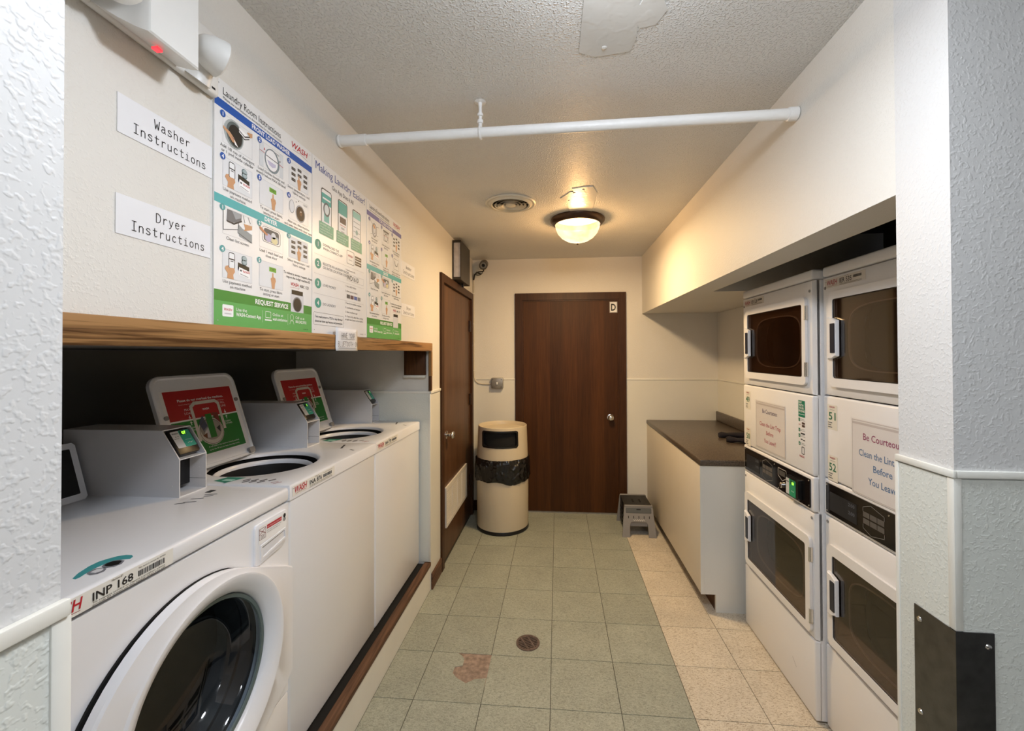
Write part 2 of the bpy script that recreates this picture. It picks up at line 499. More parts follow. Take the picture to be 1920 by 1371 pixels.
RED, BLUE, TEAL, DGREEN, GREEN = (190, 30, 45), (24, 84, 170), (84, 176, 178), (70, 140, 58), (98, 172, 92)
WHITE, BLACK, GREY, LGREY, SKIN = (245, 245, 245), (25, 25, 28), (120, 122, 125), (205, 208, 212), (205, 155, 115)
SEA = (52, 140, 118)


def logo(ink, u, v, w, h, c=RED, lay=3):
    ink.text(c, 'WASH', u, v, h, bold=.014, shear=.22, w=w, lay=lay)


# =================================================================== STRUCTURE
XL, XR, YB, HC, ZS, ZR = -.832, .809, 4.128, 2.467, 1.917, 1.294
XN, YN, YP0, YP1 = -.494, .382, .943, 1.083
YR1, YD0, YD1 = 2.70, 2.935, 4.06            # recess end, left door frame
XB = 1.504                                    # alcove right wall

# floor: subfloor slab with one object for each tile
flo = struct('floor', box(B(), -2, 2.7, -2.5, 4.4, -.12, -.003), SLAB)
T = .3048; GX0 = -.038; GY0 = 1.850
hole = [(-.521, 2.16), (-.491, 2.136), (-.474, 2.116), (-.473, 2.07), (-.51, 2.059), (-.511, 2.019), (-.484, 1.99), (-.434, 1.961), (-.411, 1.977), (-.399, 1.989), (-.345, 2.001)]
TME = {}


def tile(x0, x1, y0, y1, m, pts=None):
    g = .0015
    w, d = round(x1 - x0, 3), round(y1 - y0, 3); key = (w, d, m.name)
    if pts or key not in TME:
        bm = B()
        if pts: prism(bm, pts, FZ(), -.003, 0)
        else: box(bm, -w / 2 + g, w / 2 - g, -d / 2 + g, d / 2 - g, -.003, 0)
        o = obj('tile', bm, m, flo, smooth=0)
        if not pts: TME[key] = o.data
    else:
        o = bpy.data.objects.new('tile', TME[key]); COL.objects.link(o); o.parent = flo
    if not pts: o.location = ((x0 + x1) / 2, (y0 + y1) / 2, 0)


gcols = [XL] + [GX0 + T * i for i in (-2, -1, 0, 1, 2)]
bcols = [GX0 + T * i for i in (2, 3, 4, 5)]
rows = [GY0 + T * j for j in range(-9, 8)] + [YB]
for y0, y1 in zip(rows[:-1], rows[1:]):
    for cols, m in ((gcols, GREEN_T), (bcols, BEIGE_T)):
        for x0, x1 in zip(cols[:-1], cols[1:]):
            if x1 <= XN and y0 < YN: continue
            if abs(y0 - GY0) < .01 and abs(x0 - (GX0 - 2 * T)) < .01:
                g = .0009
                # chipped tile: its far right corner has broken away
                tile(x0, x1, y0, y1, m, [(x0 + g, y0 + g), (x1 - g, y0 + g), (x1 - g, 1.999)] + hole[::-1][1:-1] + [(-.515, y1 - g), (x0 + g, y1 - g)])
            else: tile(x0, x1, y0, y1, m)

bm = B(); prism(bm, [(-.53, 1.95), (-.342, 1.95), (-.342, 2.156), (-.53, 2.156)], FZ(), -.0035, -.0022)
obj('bare_subfloor', bm, ADH, flo, 'bare brown subfloor showing through the chipped tile', smooth=0)
# ceiling
cei = struct('ceiling', box(B(), -2, 2.7, -2.5, 4.4, HC, HC + .12), CEIL)
bm = B(); prism(bm, [(.075, .95), (.20, .95), (.235, 1.26), (.225, 1.31), (.12, 1.325), (.07, 1.30)], FZ(), HC - .0025, HC + .001)
obj('plaster_patch', bm, PATCH, cei, 'smoothed plaster patch in the stippled ceiling')
bm = B(); prism(bm, [(.235, 1.10), (.28, 1.12), (.30, 1.16), (.28, 1.21), (.235, 1.22), (.215, 1.16)], FZ(), HC - .002, HC + .001)
obj('plaster_patch', bm, PATCH, cei, 'small round plaster patch beside the larger one')
bm = B(); prism(bm, [(.02, 2.529), (.05, 2.48), (.074, 2.434), (.098, 2.43), (.085, 2.385), (.12, 2.375), (.15, 2.362), (.20, 2.36), (.23, 2.45), (.228, 2.80), (.10, 2.81), (.075, 2.70), (.066, 2.60), (.045, 2.575)], FZ(), HC - .003, HC + .001)
obj('peeled_paint', bm, PATCH, cei, 'ragged patch of peeled paint beside the ceiling lamp')
for x, y in ((.145, 1.287), (.10, 2.44), (.15, 2.40), (.075, 2.56)):
    bm = B(); lathe(bm, [(.009, 0), (.008, -.004), (.003, -.006)], FZ(x, y, HC), 10, True, True)
    obj('nail_head', bm, PATCH, cei)

# left side: near block, soffit over the recess, stub wall, wall above the left door
wl = struct('wall_left', box(B(), -1.9, XL, YN, YR1, 1.585, HC), PAINT)
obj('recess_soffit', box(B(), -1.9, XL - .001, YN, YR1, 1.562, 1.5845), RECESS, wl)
bm = B(); box(bm, -1.9, XL, YR1, YD0, 0, HC); box(bm, -1.2, XL, YD0, YD1, 2.122, HC); box(bm, -1.2, XL, YD1, YB, 0, HC)
obj('stub_wall', bm, PAINT, wl)
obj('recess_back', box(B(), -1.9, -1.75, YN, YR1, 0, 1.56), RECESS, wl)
# wainscot on recess end wall and stub face
obj('wainscot_panel', box(B(), -1.74, XL - .004, YR1 - .004, YR1, .19, ZR - .012), FRP, wl)
obj('wainscot_panel', box(B(), XL, XL + .004, YR1 + .01, YD0 - .002, 0.0, ZR - .014), FRPS, wl)
obj('chair_rail', box(B(), -1.74, XL, YR1 - .009, YR1 - .0005, ZR - .012, ZR + .004, .002), TRIM, wl)
obj('chair_rail', box(B(), XL, XL + .012, YR1 - .006, YD0 - .004, ZR - .014, ZR + .004, .003), TRIM, wl)
obj('corner_trim', box(B(), XL - .006, XL + .007, YR1 - .007, YR1 + .012, .19, ZR - .014, .002), TRIM, wl)
obj('baseboard_piece', box(B(), XL + .0045, XL + .016, YR1 + .012, YD0 - .004, 0, .105, .003), WORNW, wl, 'brown wooden baseboard piece')

wn = struct('wall_near_left', box(B(), -1.9, XN, -2.4, YN, 0, HC), PAINT_N)
obj('wainscot_panel', box(B(), XN, XN + .004, -2.4, YN - .006, 0, ZR - .014), FRP, wn)
obj('chair_rail', box(B(), XN, XN + .009, -2.4, YN + .003, ZR - .013, ZR + .004, .002), TRIM, wn)
obj('corner_trim', box(B(), XN - .010, XN + .006, YN - .012, YN + .006, 0, ZR - .0135, .002), TRIM, wn)

# back wall with the doorway zone
wb = struct('wall_back', box(B(), -1.9, 2.0, YB, YB + .15, 0, HC), PAINT)
for x0, x1 in ((XL + .001, -.412), (.656, XB)):
    obj('wainscot_panel', box(B(), x0, x1, YB - .004, YB, .0, ZR - .012), FRPS, wb)
    obj('chair_rail', box(B(), x0, x1, YB - .009, YB, ZR - .012, ZR + .004, .002), TRIM, wb)
obj('baseboard_piece', box(B(), XL + .004, -.415, YB - .016, YB - .0045, 0, .10, .003), FRAMEW, wb, 'dark brown baseboard')

# right side: soffit, dryer cavity, pillar, alcove wall
wr = struct('wall_right', box(B(), XR, 1.95, 2.69, YB, ZS, HC), PAINT)
bm = B(); box(bm, XR, .955, YP1, 2.69, ZS, HC)
obj('soffit_front', bm, PAINT, wr)
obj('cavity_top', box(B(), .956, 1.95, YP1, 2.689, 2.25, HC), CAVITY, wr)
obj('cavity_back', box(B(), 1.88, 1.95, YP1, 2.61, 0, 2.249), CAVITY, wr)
obj('alcove_wall', box(B(), XB, 1.95, 2.611, YB, 0, ZS - .001), PAINT, wr)
obj('wainscot_panel', box(B(), XB - .004, XB, 2.62, YB - .005, .9, ZR - .012), FRPS, wr)
obj('chair_rail', box(B(), XB - .009, XB, 2.62, YB - .010, ZR - .012, ZR + .004, .002), TRIM, wr)

wp = struct('wall_pillar_right', box(B(), XR, 2.6, YP0, YP1, 0, HC), PAINT_N)
obj('wainscot_panel', box(B(), XR - .004, XR, YP0 + .010, YP1 - .004, 0, ZR - .014), FRP, wp)
obj('wainscot_panel', box(B(), XR + .010, 2.6, YP0 - .004, YP0, 0, ZR - .014), FRP, wp)
obj('chair_rail', box(B(), XR - .008, XR, YP0 - .008, YP1 + .004, ZR - .011, ZR + .004, .002), TRIM, wp)
obj('chair_rail', box(B(), XR, 2.6, YP0 - .008, YP0, ZR - .011, ZR + .004, .002), TRIM, wp)
obj('corner_trim', box(B(), XR - .0055, XR + .010, YP0 - .0055, YP0 + .010, .973, ZR - .0115, .0015), TRIM, wp)
obj('edge_trim', box(B(), XR - .0055, XR + .010, YP1 - .004, YP1 + .007, 0, ZR - .0115, .0015), TRIM, wp)

# hall behind the camera
struct('wall_hall_right', box(B(), 2.6, 2.7, -2.4, YP1, 0, HC), PAINT_N)
struct('wall_hall_rear', box(B(), -1.9, 2.6, -2.5, -2.4, 0, HC), PAINT_N)

# plinth under the washers
pl = struct('wall_plinth', box(B(), -.858, XL, YN, YR1, 0, .158), TRIM, label='low cream kick board under the washers')
obj('plinth_top', box(B(), -1.75, -.862, YN, YR1 - .01, .0, .178), BLACKM, pl)
obj('edge_board', box(B(), -.868, XL + .008, YN, YR1 + .004, .160, .187, .006, 3), WORNW, pl, 'worn brown wooden edge board')

# oak fascia
f1 = struct('trim_1', box(B(), XL, XL + .022, YN, 1.665, 1.557, 1.612, .003), OAK, label='oak fascia board over the washer recess')
f2 = struct('trim_2', box(B(), XL, XL + .020, 1.6665, 2.70, 1.557, 1.609, .003), OAK, label='far oak fascia board over the washer recess')
obj('end_post', box(B(), XL, XL + .020, 2.676, 2.70, 1.396, 1.5565, .002), OAKZ, f2)
obj('end_post', box(B(), XL + .001, XL + .018, 2.676, 2.70, ZR + .006, 1.3955, .002), DKWOOD, f2, 'dark brown lower end of the post')
bm = B(); box(bm, -.995, -.853, 2.672, 2.699, 1.402, 1.5615, .003)
obj('bracket_block', bm, DKWOOD, f2, 'dark brown wooden bracket block')
obj('bracket_ledge', box(B(), -.998, -.853, 2.668, 2.699, 1.386, 1.4015, .002), TRIM, f2)

# =================================================================== DOORS
d1 = sempty('door_1', (.12, YB, 0), 'dark brown flush wooden door in the far wall')
X0, X1, ZT = -.411 - .12, .655 - .12, 2.127
bm = B()
fwid = .068


def casing(bm, u0, u1, zt, fr, w, n0, n1):
    prism(bm, [(u0, 0), (u0 + w, 0), (u0 + w, zt - w), (u0, zt)], fr, n0, n1)
    prism(bm, [(u1 - w, 0), (u1, 0), (u1, zt), (u1 - w, zt - w)], fr, n0, n1)
    prism(bm, [(u0, zt), (u0 + w, zt - w), (u1 - w, zt - w), (u1, zt)], fr, n0, n1)


casing(bm, X0, X1, ZT, FB(), fwid, .0, .022)
obj('door_frame', bm, FRAMEW, d1)
bm = B(); casing(bm, X0 + fwid, X1 - fwid, ZT - fwid, FB(), .012, -.03, .012); obj('door_stop', bm, FRAMEW, d1)
xa, xb = X0 + fwid + .0125, X1 - fwid - .0125
pw = (xb - xa) / 7
dm = [wood('door_veneer_%d' % i, tuple(v * s for v in (.040, .0135, .003)), tuple(v * s for v in (.074, .026, .006)), 'Z', .5, 4, 22) for i, s in enumerate((1, 1.22, .9, 1.12, .96, 1.18, .92))]
for i in range(7):
    obj('veneer_leaf', box(B(), xa + pw * i, xa + pw * (i + 1), -.006, .03, .012, ZT - fwid - .013), dm[i], d1)
obj('threshold', box(B(), xa, xb, -.02, .0, 0, .010), GALV, d1)


def knob(name, parent, fr, m=CHROME, s=1):
    bm = B(); lathe(bm, [(.0, 0), (.031 * s, 0), (.031 * s, .004), (.014 * s, .010), (.012 * s, .028), (.024 * s, .034), (.029 * s, .046), (.026 * s, .058), (.014 * s, .064), (0.0005, .065)], fr, 28)
    return obj(name, bm, m, parent, 'round chrome door knob', 50)


knob('knob', d1, FB(.504 - .12, -.006, .925))

d2 = sempty('door_2', (XL, 3.5, 0), 'brown wooden door with a louvred vent at its foot, in the left wall')
bm = B(); casing(bm, YD0 - 3.5, YD1 - 3.5, 2.12, FX(), .06, -.10, .018); obj('door_frame', bm, FRAMEW, d2)
obj('door_slab', box(B(), -.05, -.004, YD0 - 3.5 + .061, YD1 - 3.5 - .061, .012, 2.058), DOORW2, d2)
obj('door_backing', box(B(), -.14, -.101, YD0 - 3.5, YD1 - 3.5, 0, 2.12), DKWOOD, d2)
knob('knob', d2, FX(-.004, 3.125 - 3.5, .93))
for z in (1.80, 1.11, .35):
    bm = B(); box(bm, -.006, .006, .435, .470, z - .05, z + .05); tube(bm, [(.010, .453, z - .052), (.010, .453, z + .052)], .007, 10)
    obj('hinge', bm, BRONZE, d2)
gr = obj('vent_grille', ring(B(), rrect(3.085 - 3.5, .245, 3.80 - 3.5, .545, .004, 1), rrect(3.115 - 3.5, .272, 3.77 - 3.5, .518, .003, 1), FX(), -.004, .008), GRILLE, d2, 'cream louvred vent grille')
obj('vent_backing', box(B(), -.0035, -.002, 3.11 - 3.5, 3.775 - 3.5, .268, .522), BLACKM, gr)
for i in range(16):
    z = .280 + i * .0152
    if not i:
        bm = B(); prism(bm, [(.001, -.0036), (.005, -.0046), (.005, .0034), (.001, .0044)], Fr((0, 0, 0), (1, 0, 0), (0, 0, 1), (0, 1, 0)), 3.115 - 3.5, 3.77 - 3.5)
        sl0 = obj('slat', bm, GRILLE, gr, smooth=0); sl0.location.z = z
    else:
        sl1 = sl0.copy(); COL.objects.link(sl1); sl1.location.z = z
for i in range(1, 4):
    y = 3.115 - 3.5 + .655 * i / 4
    bx('mullion', GRILLE, gr, -.001, .0085, y - .006, y + .006, .272, .518)

# =================================================================== WASHERS
XW, ZP = -.897, .187
WH = 1.097 - ZP                                  # cabinet height


def payment_housing(w, y0, zt, digits, with_label=True):
    """sleeve for the card reader on the washer top, local coords of the washer"""
    y1 = y0 + .102; t = .003
    prof = [(-.271, 0), (-.271, .118), (-.330, .207), (-.67, .207), (-.67, 0)]
    fy = Fr((0, 0, zt), (1, 0, 0), (0, 0, 1), (0, 1, 0))
    bm = B()
    prism(bm, prof, fy, y0, y0 + t); prism(bm, prof, fy, y1 - t, y1)
    box(bm, -.67, -.330, y0 + t, y1 - t, zt + .204, zt + .207); box(bm, -.67, -.271, y0 + t, y1 - t, zt, zt + .003)
    box(bm, -.67, -.667, y0 + t, y1 - t, zt + .003, zt + .204)
    prism(bm, [(-.271, .115), (-.271, .118), (-.40, .118), (-.40, .115)], fy, y0 + t, y1 - t)
    box(bm, -.40, -.397, y0 + t, y1 - t, zt + .003, zt + .204)
    h = obj('payment_housing', bm, METERW, w, 'pale grey payment housing open at the front', smooth=0)
    # reader: slanted black block
    s = Vector((.059, 0, -.089)).normalized(); nrm = Vector((.089, 0, .059)).normalized()
    fr = Fr((-.330, y0, zt + .207), (0, 1, 0), -s, nrm)
    bm = B(); prism(bm, rrect(.012, -.092, .094, -.004, .010, 4), fr, -.05, -.004, .003)
    obj('card_reader', bm, BLACKP, h)
    k = Ink(fr.at(0, 0, -.0036), h, 'reader_label')
    k.rect(WHITE, .022, -.070, .089, -.010, 1, .003); k.rect((70, 185, 160), .050, -.070, .089, -.010, 2, .003)
    k.rect((20, 60, 45), .053, -.026, .075, -.0125, 3)
    k.text((150, 255, 60), digits, .0745, -.0245, .0145, 'R', bold=.03, lay=4, emit=1.6)
    logo(k, .025, -.021, .021, .007, BLACK, 3)
    for i in range(2): k.disc(BLACK, .033 + i * .008, -.030, .0016, lay=3, k=8)
    k.line(GREY, [(.025, -.037), (.041, -.037)], .0012, 3)
    k.line(WHITE, [(.062, -.058), (.068, -.055), (.074, -.058), (.080, -.055)], .0014, 3); k.line(WHITE, [(.060, -.045), (.082, -.045)], .001, 3)
    k.done()
    bx('coin_slot', BLACKP, h, -.340, -.328, y0 + .0035, y1 - .0035, zt + .018, zt + .1145)
    bx('rivet', METERW, h, -.296, -.293, y0 - .0015, y0 - .0001, zt + .034, zt + .037)
    kk = Ink(Fr((-.29, y1 - t, zt), (-1, 0, 0), (0, 0, 1), (0, -1, 0)), h, 'seam', .0003)
    kk.line(GREY, [(-.018, .033), (.055, .033)], .0012, 1)
    for a in range(3):
        for b in range(4): kk.disc(WHITE, .004 + a * .02, .043 + b * .014, .0012, k=6)
    kk.done()
    return h


def id_strip(w, code, ymin, z, logo_y):
    """machine id sticker on the front lip; z = lower edge of the lip"""
    k = Ink(FX(.0048, 0, z), w, 'id_label')
    k.rect((235, 233, 226), logo_y - .012, .004, logo_y + .258, .039, 1)
    k.rect(GREY, logo_y - .010, .030, logo_y - .001, .0315, 2)
    logo(k, logo_y, .014, .070, .030)
    k.line((150, 40, 50), [(logo_y + .006, .010), (logo_y + .035, .0115), (logo_y + .066, .010)], .001, 2)
    k.text(BLACK, code, logo_y + .087, .0145, .0225, bold=.012, w=.078)
    k.text(BLACK, 'Machine ID', logo_y + .122, .0335, .0052, w=.022)
    k.text(BLACK, 'To request service or report a problem, please', logo_y + .087, .0095, .0048, w=.150)
    k.text(BLACK, 'provide ID shown on this sticker when you call', logo_y + .087, .0050, .0048, w=.150)
    random.seed(len(code) + ord(code[-1])); x = logo_y + .176
    while x < logo_y + .236:
        b = random.choice((.0008, .0012, .002, .0026)); k.rect(BLACK, x, .015, x + b, .027, 2); x += b + random.choice((.0008, .0012, .0016))
    k.text(BLACK, 'This asset is owned by WASH', logo_y + .176, .0315, .0045, w=.062)
    k.done()


# ---- front loader
W1 = .694; Y1 = .650
w1 = thing('front_load_washer', 'white front loading washer with a round glass door, nearest of the three washers', 'washer', (XW, Y1, ZP))
bm = B()
box(bm, -.70, -.022, 0, .012, .0, .862); box(bm, -.70, -.022, W1 - .012, W1, 0, .862); box(bm, -.70, -.688, .0125, W1 - .0125, 0, .862)
box(bm, -.687, -.022, .0125, W1 - .0125, 0, .012)
obj('cabinet', bm, ENAMEL, w1)
DY, DZ = 1.018 - Y1, .688 - ZP                    # centre of the glass
EY, EZ = .976 - Y1, .666 - ZP                     # centre of the outer ring
K = 72
bm = B(); ring(bm, rect_by_angle(0, .238, W1, .860, DY, DZ, K), circ(DY, DZ, .235, None, K), FX(), -.021, 0)
obj('front_panel', bm, ENAMEL, w1)
bx('lower_panel', ENAMEL, w1, -.021, 0, 0, W1, 0, .234, bev=.004)
obj('top_panel', box(B(), -.70, .004, 0, W1, .865, WH, .010, 3), ENAMEL, w1)
# door: flat bezel panel, squared on the hinge side, with a deep ring
dr = obj('door', B(), PLASTIC, w1, 'round white door ring with tinted glass bowl')
bm = B()
hh = W1 - EY - .003
outer = []                                        # circle on the left, drawn out to the cabinet edge on the right
for i in range(K):
    a = 2 * PI * i / K; c, s = math.cos(a), math.sin(a); r = .311
    if c > 0:
        ta = math.radians(62); cx_, cz_ = .311 * math.cos(ta), .311 * math.sin(ta)
        if abs(a if a < PI else a - 2 * PI) < ta:
            # hit the slanted line from the circle to the cabinet edge, or that edge itself
            t1 = hh / c
            dx, dz = hh - cx_, .176 - cz_; sg = 1 if s >= 0 else -1; det = c * dz - s * sg * dx
            t2 = (cx_ * dz - cz_ * dx) / det if abs(det) > 1e-9 else 9
            r = min(t1, t2) if t2 > 0 else t1
    outer.append((EY + r * c, EZ + r * s))


def ringpts(r): return circ(DY, DZ, r, None, K)


f = FX()
def lp(pts, n): return [f.p(u, v, n + (tilt * (EY - u) / .31 if tilt else 0)) for u, v in pts]
def mixp(P, Q, t): return [(a[0] * (1 - t) + b[0] * t, a[1] * (1 - t) + b[1] * t) for a, b in zip(P, Q)]
tilt = 0
tilt = .008
bm = B()
loft(bm, [lp(outer, .006), lp(outer, .024), lp(mixp(outer, ringpts(.262), .06), .030), lp(ringpts(.268), .032), lp(ringpts(.262), .036), lp(ringpts(.255), .036), lp(ringpts(.222), .018), lp(ringpts(.214), .008), lp(ringpts(.211), -.006), lp(ringpts(.211), -.020)])
tilt = 0
bmesh.ops.recalc_face_normals(bm, faces=bm.faces); bm.to_mesh(dr.data); bm.free(); dr.data.shade_smooth(); dr.data.set_sharp_from_angle(angle=math.radians(32))
bm = B(); ring(bm, [(EY + (u - EY) * 1.007, EZ + (v - EZ) * 1.007) if u < EY + .12 else (u - .002, v) for u, v in outer], circ(DY, DZ, .237, None, K), FX(), .0006, .0055); obj('door_gap_shade', bm, BLACKM, dr)  # black ring put in for the shade in the gap round the door
fd = FX(0, DY, DZ)
bm = B(); lathe(bm, [(.210, -.004), (.200, -.008), (.188, -.03), (.172, -.075), (.156, -.10), (.11, -.118), (.05, -.125), (.0005, -.126)], fd, 56)
obj('glass_bowl', bm, GLASS_W, dr, 'dark tinted glass bowl', 60)
bm = B(); lathe(bm, [(.2105, -.004), (.209, .000), (.200, -.001), (.198, -.006), (.204, -.010), (.2105, -.004)], fd, 56); obj('glass_rim', bm, mat('grey_teal_rubber', (.10, .14, .14), .35), dr)
bm = B(); prism(bm, rrect(DY - .262, DZ - .105, DY - .165, DZ + .045, .016), FX(), .030, .050, .006); obj('door_handle', bm, PLASTIC, dr)
bm = B(); lathe(bm, [(.235, -.02), (.24, -.05), (.215, -.075), (.225, -.09), (.21, -.11), (.205, -.15)], fd, 56); obj('gasket', bm, mat('grey_gasket', (.05, .05, .055), .5), w1)
bm = B(); lathe(bm, [(.22, -.14), (.26, -.15), (.262, -.50), (.24, -.53), (.10, -.54), (.0005, -.545)], fd, 56)
dmo = obj('drum', bm, DRUMM, w1)
bm = B()
for ri in range(1, 10):
    r = .03 + ri * .022; n = int(2 * PI * r / .024)
    for q in range(n):
        a = 2 * PI * q / n + ri * .3
        prism(bm, circ(r * math.cos(a), r * math.sin(a), .0045, None, 8), FX(0, DY, DZ), -.5385, -.528)
pf = obj('perforations', bm, BLACKM, dmo, smooth=0); pf['kind'] = 'stuff'
for a in (.6, 2.7, 4.8):
    bm = B(); p0 = fd.p(.255 * math.cos(a), .255 * math.sin(a), -.16); p1 = fd.p(.255 * math.cos(a), .255 * math.sin(a), -.5)
    tube(bm, [p0, p1], .030, 10); obj('drum_baffle', bm, DRUMM, dmo)
# detergent drawer
g0, g1 = 1.180 - Y1, 1.331 - Y1
pts = rrect(g0, .925 - ZP, g1, 1.032 - ZP, [.012, .03, .012, .010], 5)
pts = [(u, v - (.016 * (1 - (u - g0) / (g1 - g0)) if v < .95 - ZP else 0)) for u, v in pts]
bm = B(); prism(bm, pts, FX(), .0003, .007, .003); dw = obj('detergent_drawer', bm, PLASTIC, w1)
bm = B(); fr = FX(.0072); P0 = [(g0 + .022, .958 - ZP), (g1 - .022, .985 - ZP - .012), (g1 - .012, .949 - ZP), (g0 + .030, .932 - ZP - .010)]
ring(bm, [(g0 + .020, .966 - ZP), (g1 - .014, .976 - ZP), (g1 - .010, .940 - ZP), (g0 + .022, .921 - ZP)], [(g0 + .026, .960 - ZP), (g1 - .020, .970 - ZP), (g1 - .016, .946 - ZP), (g0 + .030, .929 - ZP)], FX(), .0065, .0095)
obj('drawer_pull', bm, PLASTIC, dw)
bm = B(); prism(bm, [(g0 + .026, .955 - ZP), (g0 + .026, .962 - ZP), (g1 - .020, .972 - ZP), (g1 - .020, .966 - ZP)], FX(), .0068, .0076); obj('pull_shadow_gap', bm, GREYP, dw)
k = Ink(FX(.0075), dw, 'warning_label')
k.rect(WHITE, g0 + .012, .972 - ZP, g1 - .010, 1.024 - ZP, 1, .004)
k.rect(RED, g0 + .048, 1.006 - ZP, g1 - .034, 1.018 - ZP, 2); k.text((245, 220, 220), 'NO PODS IN DRAWER', g0 + .050, 1.0095 - ZP, .006, w=.066)
k.frame((110, 40, 45), g0 + .015, .984 - ZP, g0 + .042, 1.016 - ZP, .0013, 2); k.line((130, 40, 45), [(g0 + .016, .999 - ZP), (g0 + .041, 1.014 - ZP)], .0016, 3); k.line((130, 40, 45), [(g0 + .016, 1.013 - ZP), (g0 + .041, .998 - ZP)], .0016, 3)
for i in range(3): k.line((90, 40, 45), [(g0 + .02, .988 - ZP + i * .004), (g0 + .037, .988 - ZP + i * .004)], .0012, 3)
for i in range(2): k.text(BLACK, 'Insert detergent pods directly inside the drum', g0 + .048, 1.000 - ZP - i * .006, .0042, w=.066 - i * .006)
k.disc(BLACK, g1 - .020, 1.016 - ZP, .006, .007, lay=3); k.disc((150, 150, 150), g1 - .020, 1.004 - ZP, .007, .006, lay=2)
k.done()
# top stickers
k = Ink(FT(0, 0, WH), w1, 'top_sticker')
TS = lambda L: [(y - Y1, d) for y, d in L]
k.poly((70, 160, 165), TS([(0.762, 0.063), (0.782, 0.075), (0.809, 0.084), (0.829, 0.085), (0.842, 0.079), (0.854, 0.071), (0.862, 0.057), (0.862, 0.043), (0.855, 0.033), (0.846, 0.03), (0.84, 0.048), (0.819, 0.061), (0.803, 0.062), (0.783, 0.058), (0.767, 0.053), (0.76, 0.054)]), 1)
k.poly((130, 132, 140), TS([(0.809, 0.055), (0.819, 0.061), (0.834, 0.058), (0.84, 0.048), (0.837, 0.033), (0.824, 0.025), (0.811, 0.029), (0.806, 0.043)]), 2); k.poly((20, 20, 20), TS([(0.814, 0.055), (0.824, 0.059), (0.833, 0.054), (0.836, 0.043), (0.833, 0.035), (0.821, 0.029), (0.813, 0.036), (0.811, 0.046)]), 3)
k.poly((130, 132, 140), TS([(0.783, 0.058), (0.801, 0.06), (0.806, 0.046), (0.803, 0.036), (0.793, 0.029), (0.782, 0.032), (0.777, 0.043)]), 2); k.poly((225, 225, 230), TS([(0.785, 0.052), (0.798, 0.053), (0.802, 0.044), (0.8, 0.039), (0.792, 0.035), (0.784, 0.039)]), 3)
for (u, v, a) in ((.515, .235, .02), (.53, .222, .03), (.56, .225, .03), (.585, .205, .02), (.60, .215, .03)):
    k.line((90, 92, 98), [(u, v), (u + .01, v - a)], .005, 1)
k.rect((60, 60, 66), .62, .215, .645, .235, 1)
k.done()
id_strip(w1, 'INP 168', 0, .866, .655 - Y1)
# console
sl = Vector((-.05, 0, .17)).normalized(); cn = Vector((.17, 0, .05)).normalized()
fc = Fr((-.555, 0, WH + .0005), (0, 1, 0), sl, cn)
cns = obj('console', prism(B(), rrect(.04, .0, .545, .178, .008), fc, -.03, 0, .004), PLASTIC, w1, 'white console frame with a black glass face')
obj('console_display', prism(B(), rrect(.06, .02, .527, .160, .003), fc, .0, .0015), BLACKG, cns)
bm = B(); prism(bm, [(-.69, WH + .0005), (-.585, WH + .0005), (-.636, WH + .17), (-.69, WH + .17)], Fr((0, 0, 0), (1, 0, 0), (0, 0, 1), (0, 1, 0)), .045, .52)
obj('console_back', bm, PLASTIC, cns)
payment_housing(w1, 1.216 - Y1, WH, '07')

# ---- top loaders


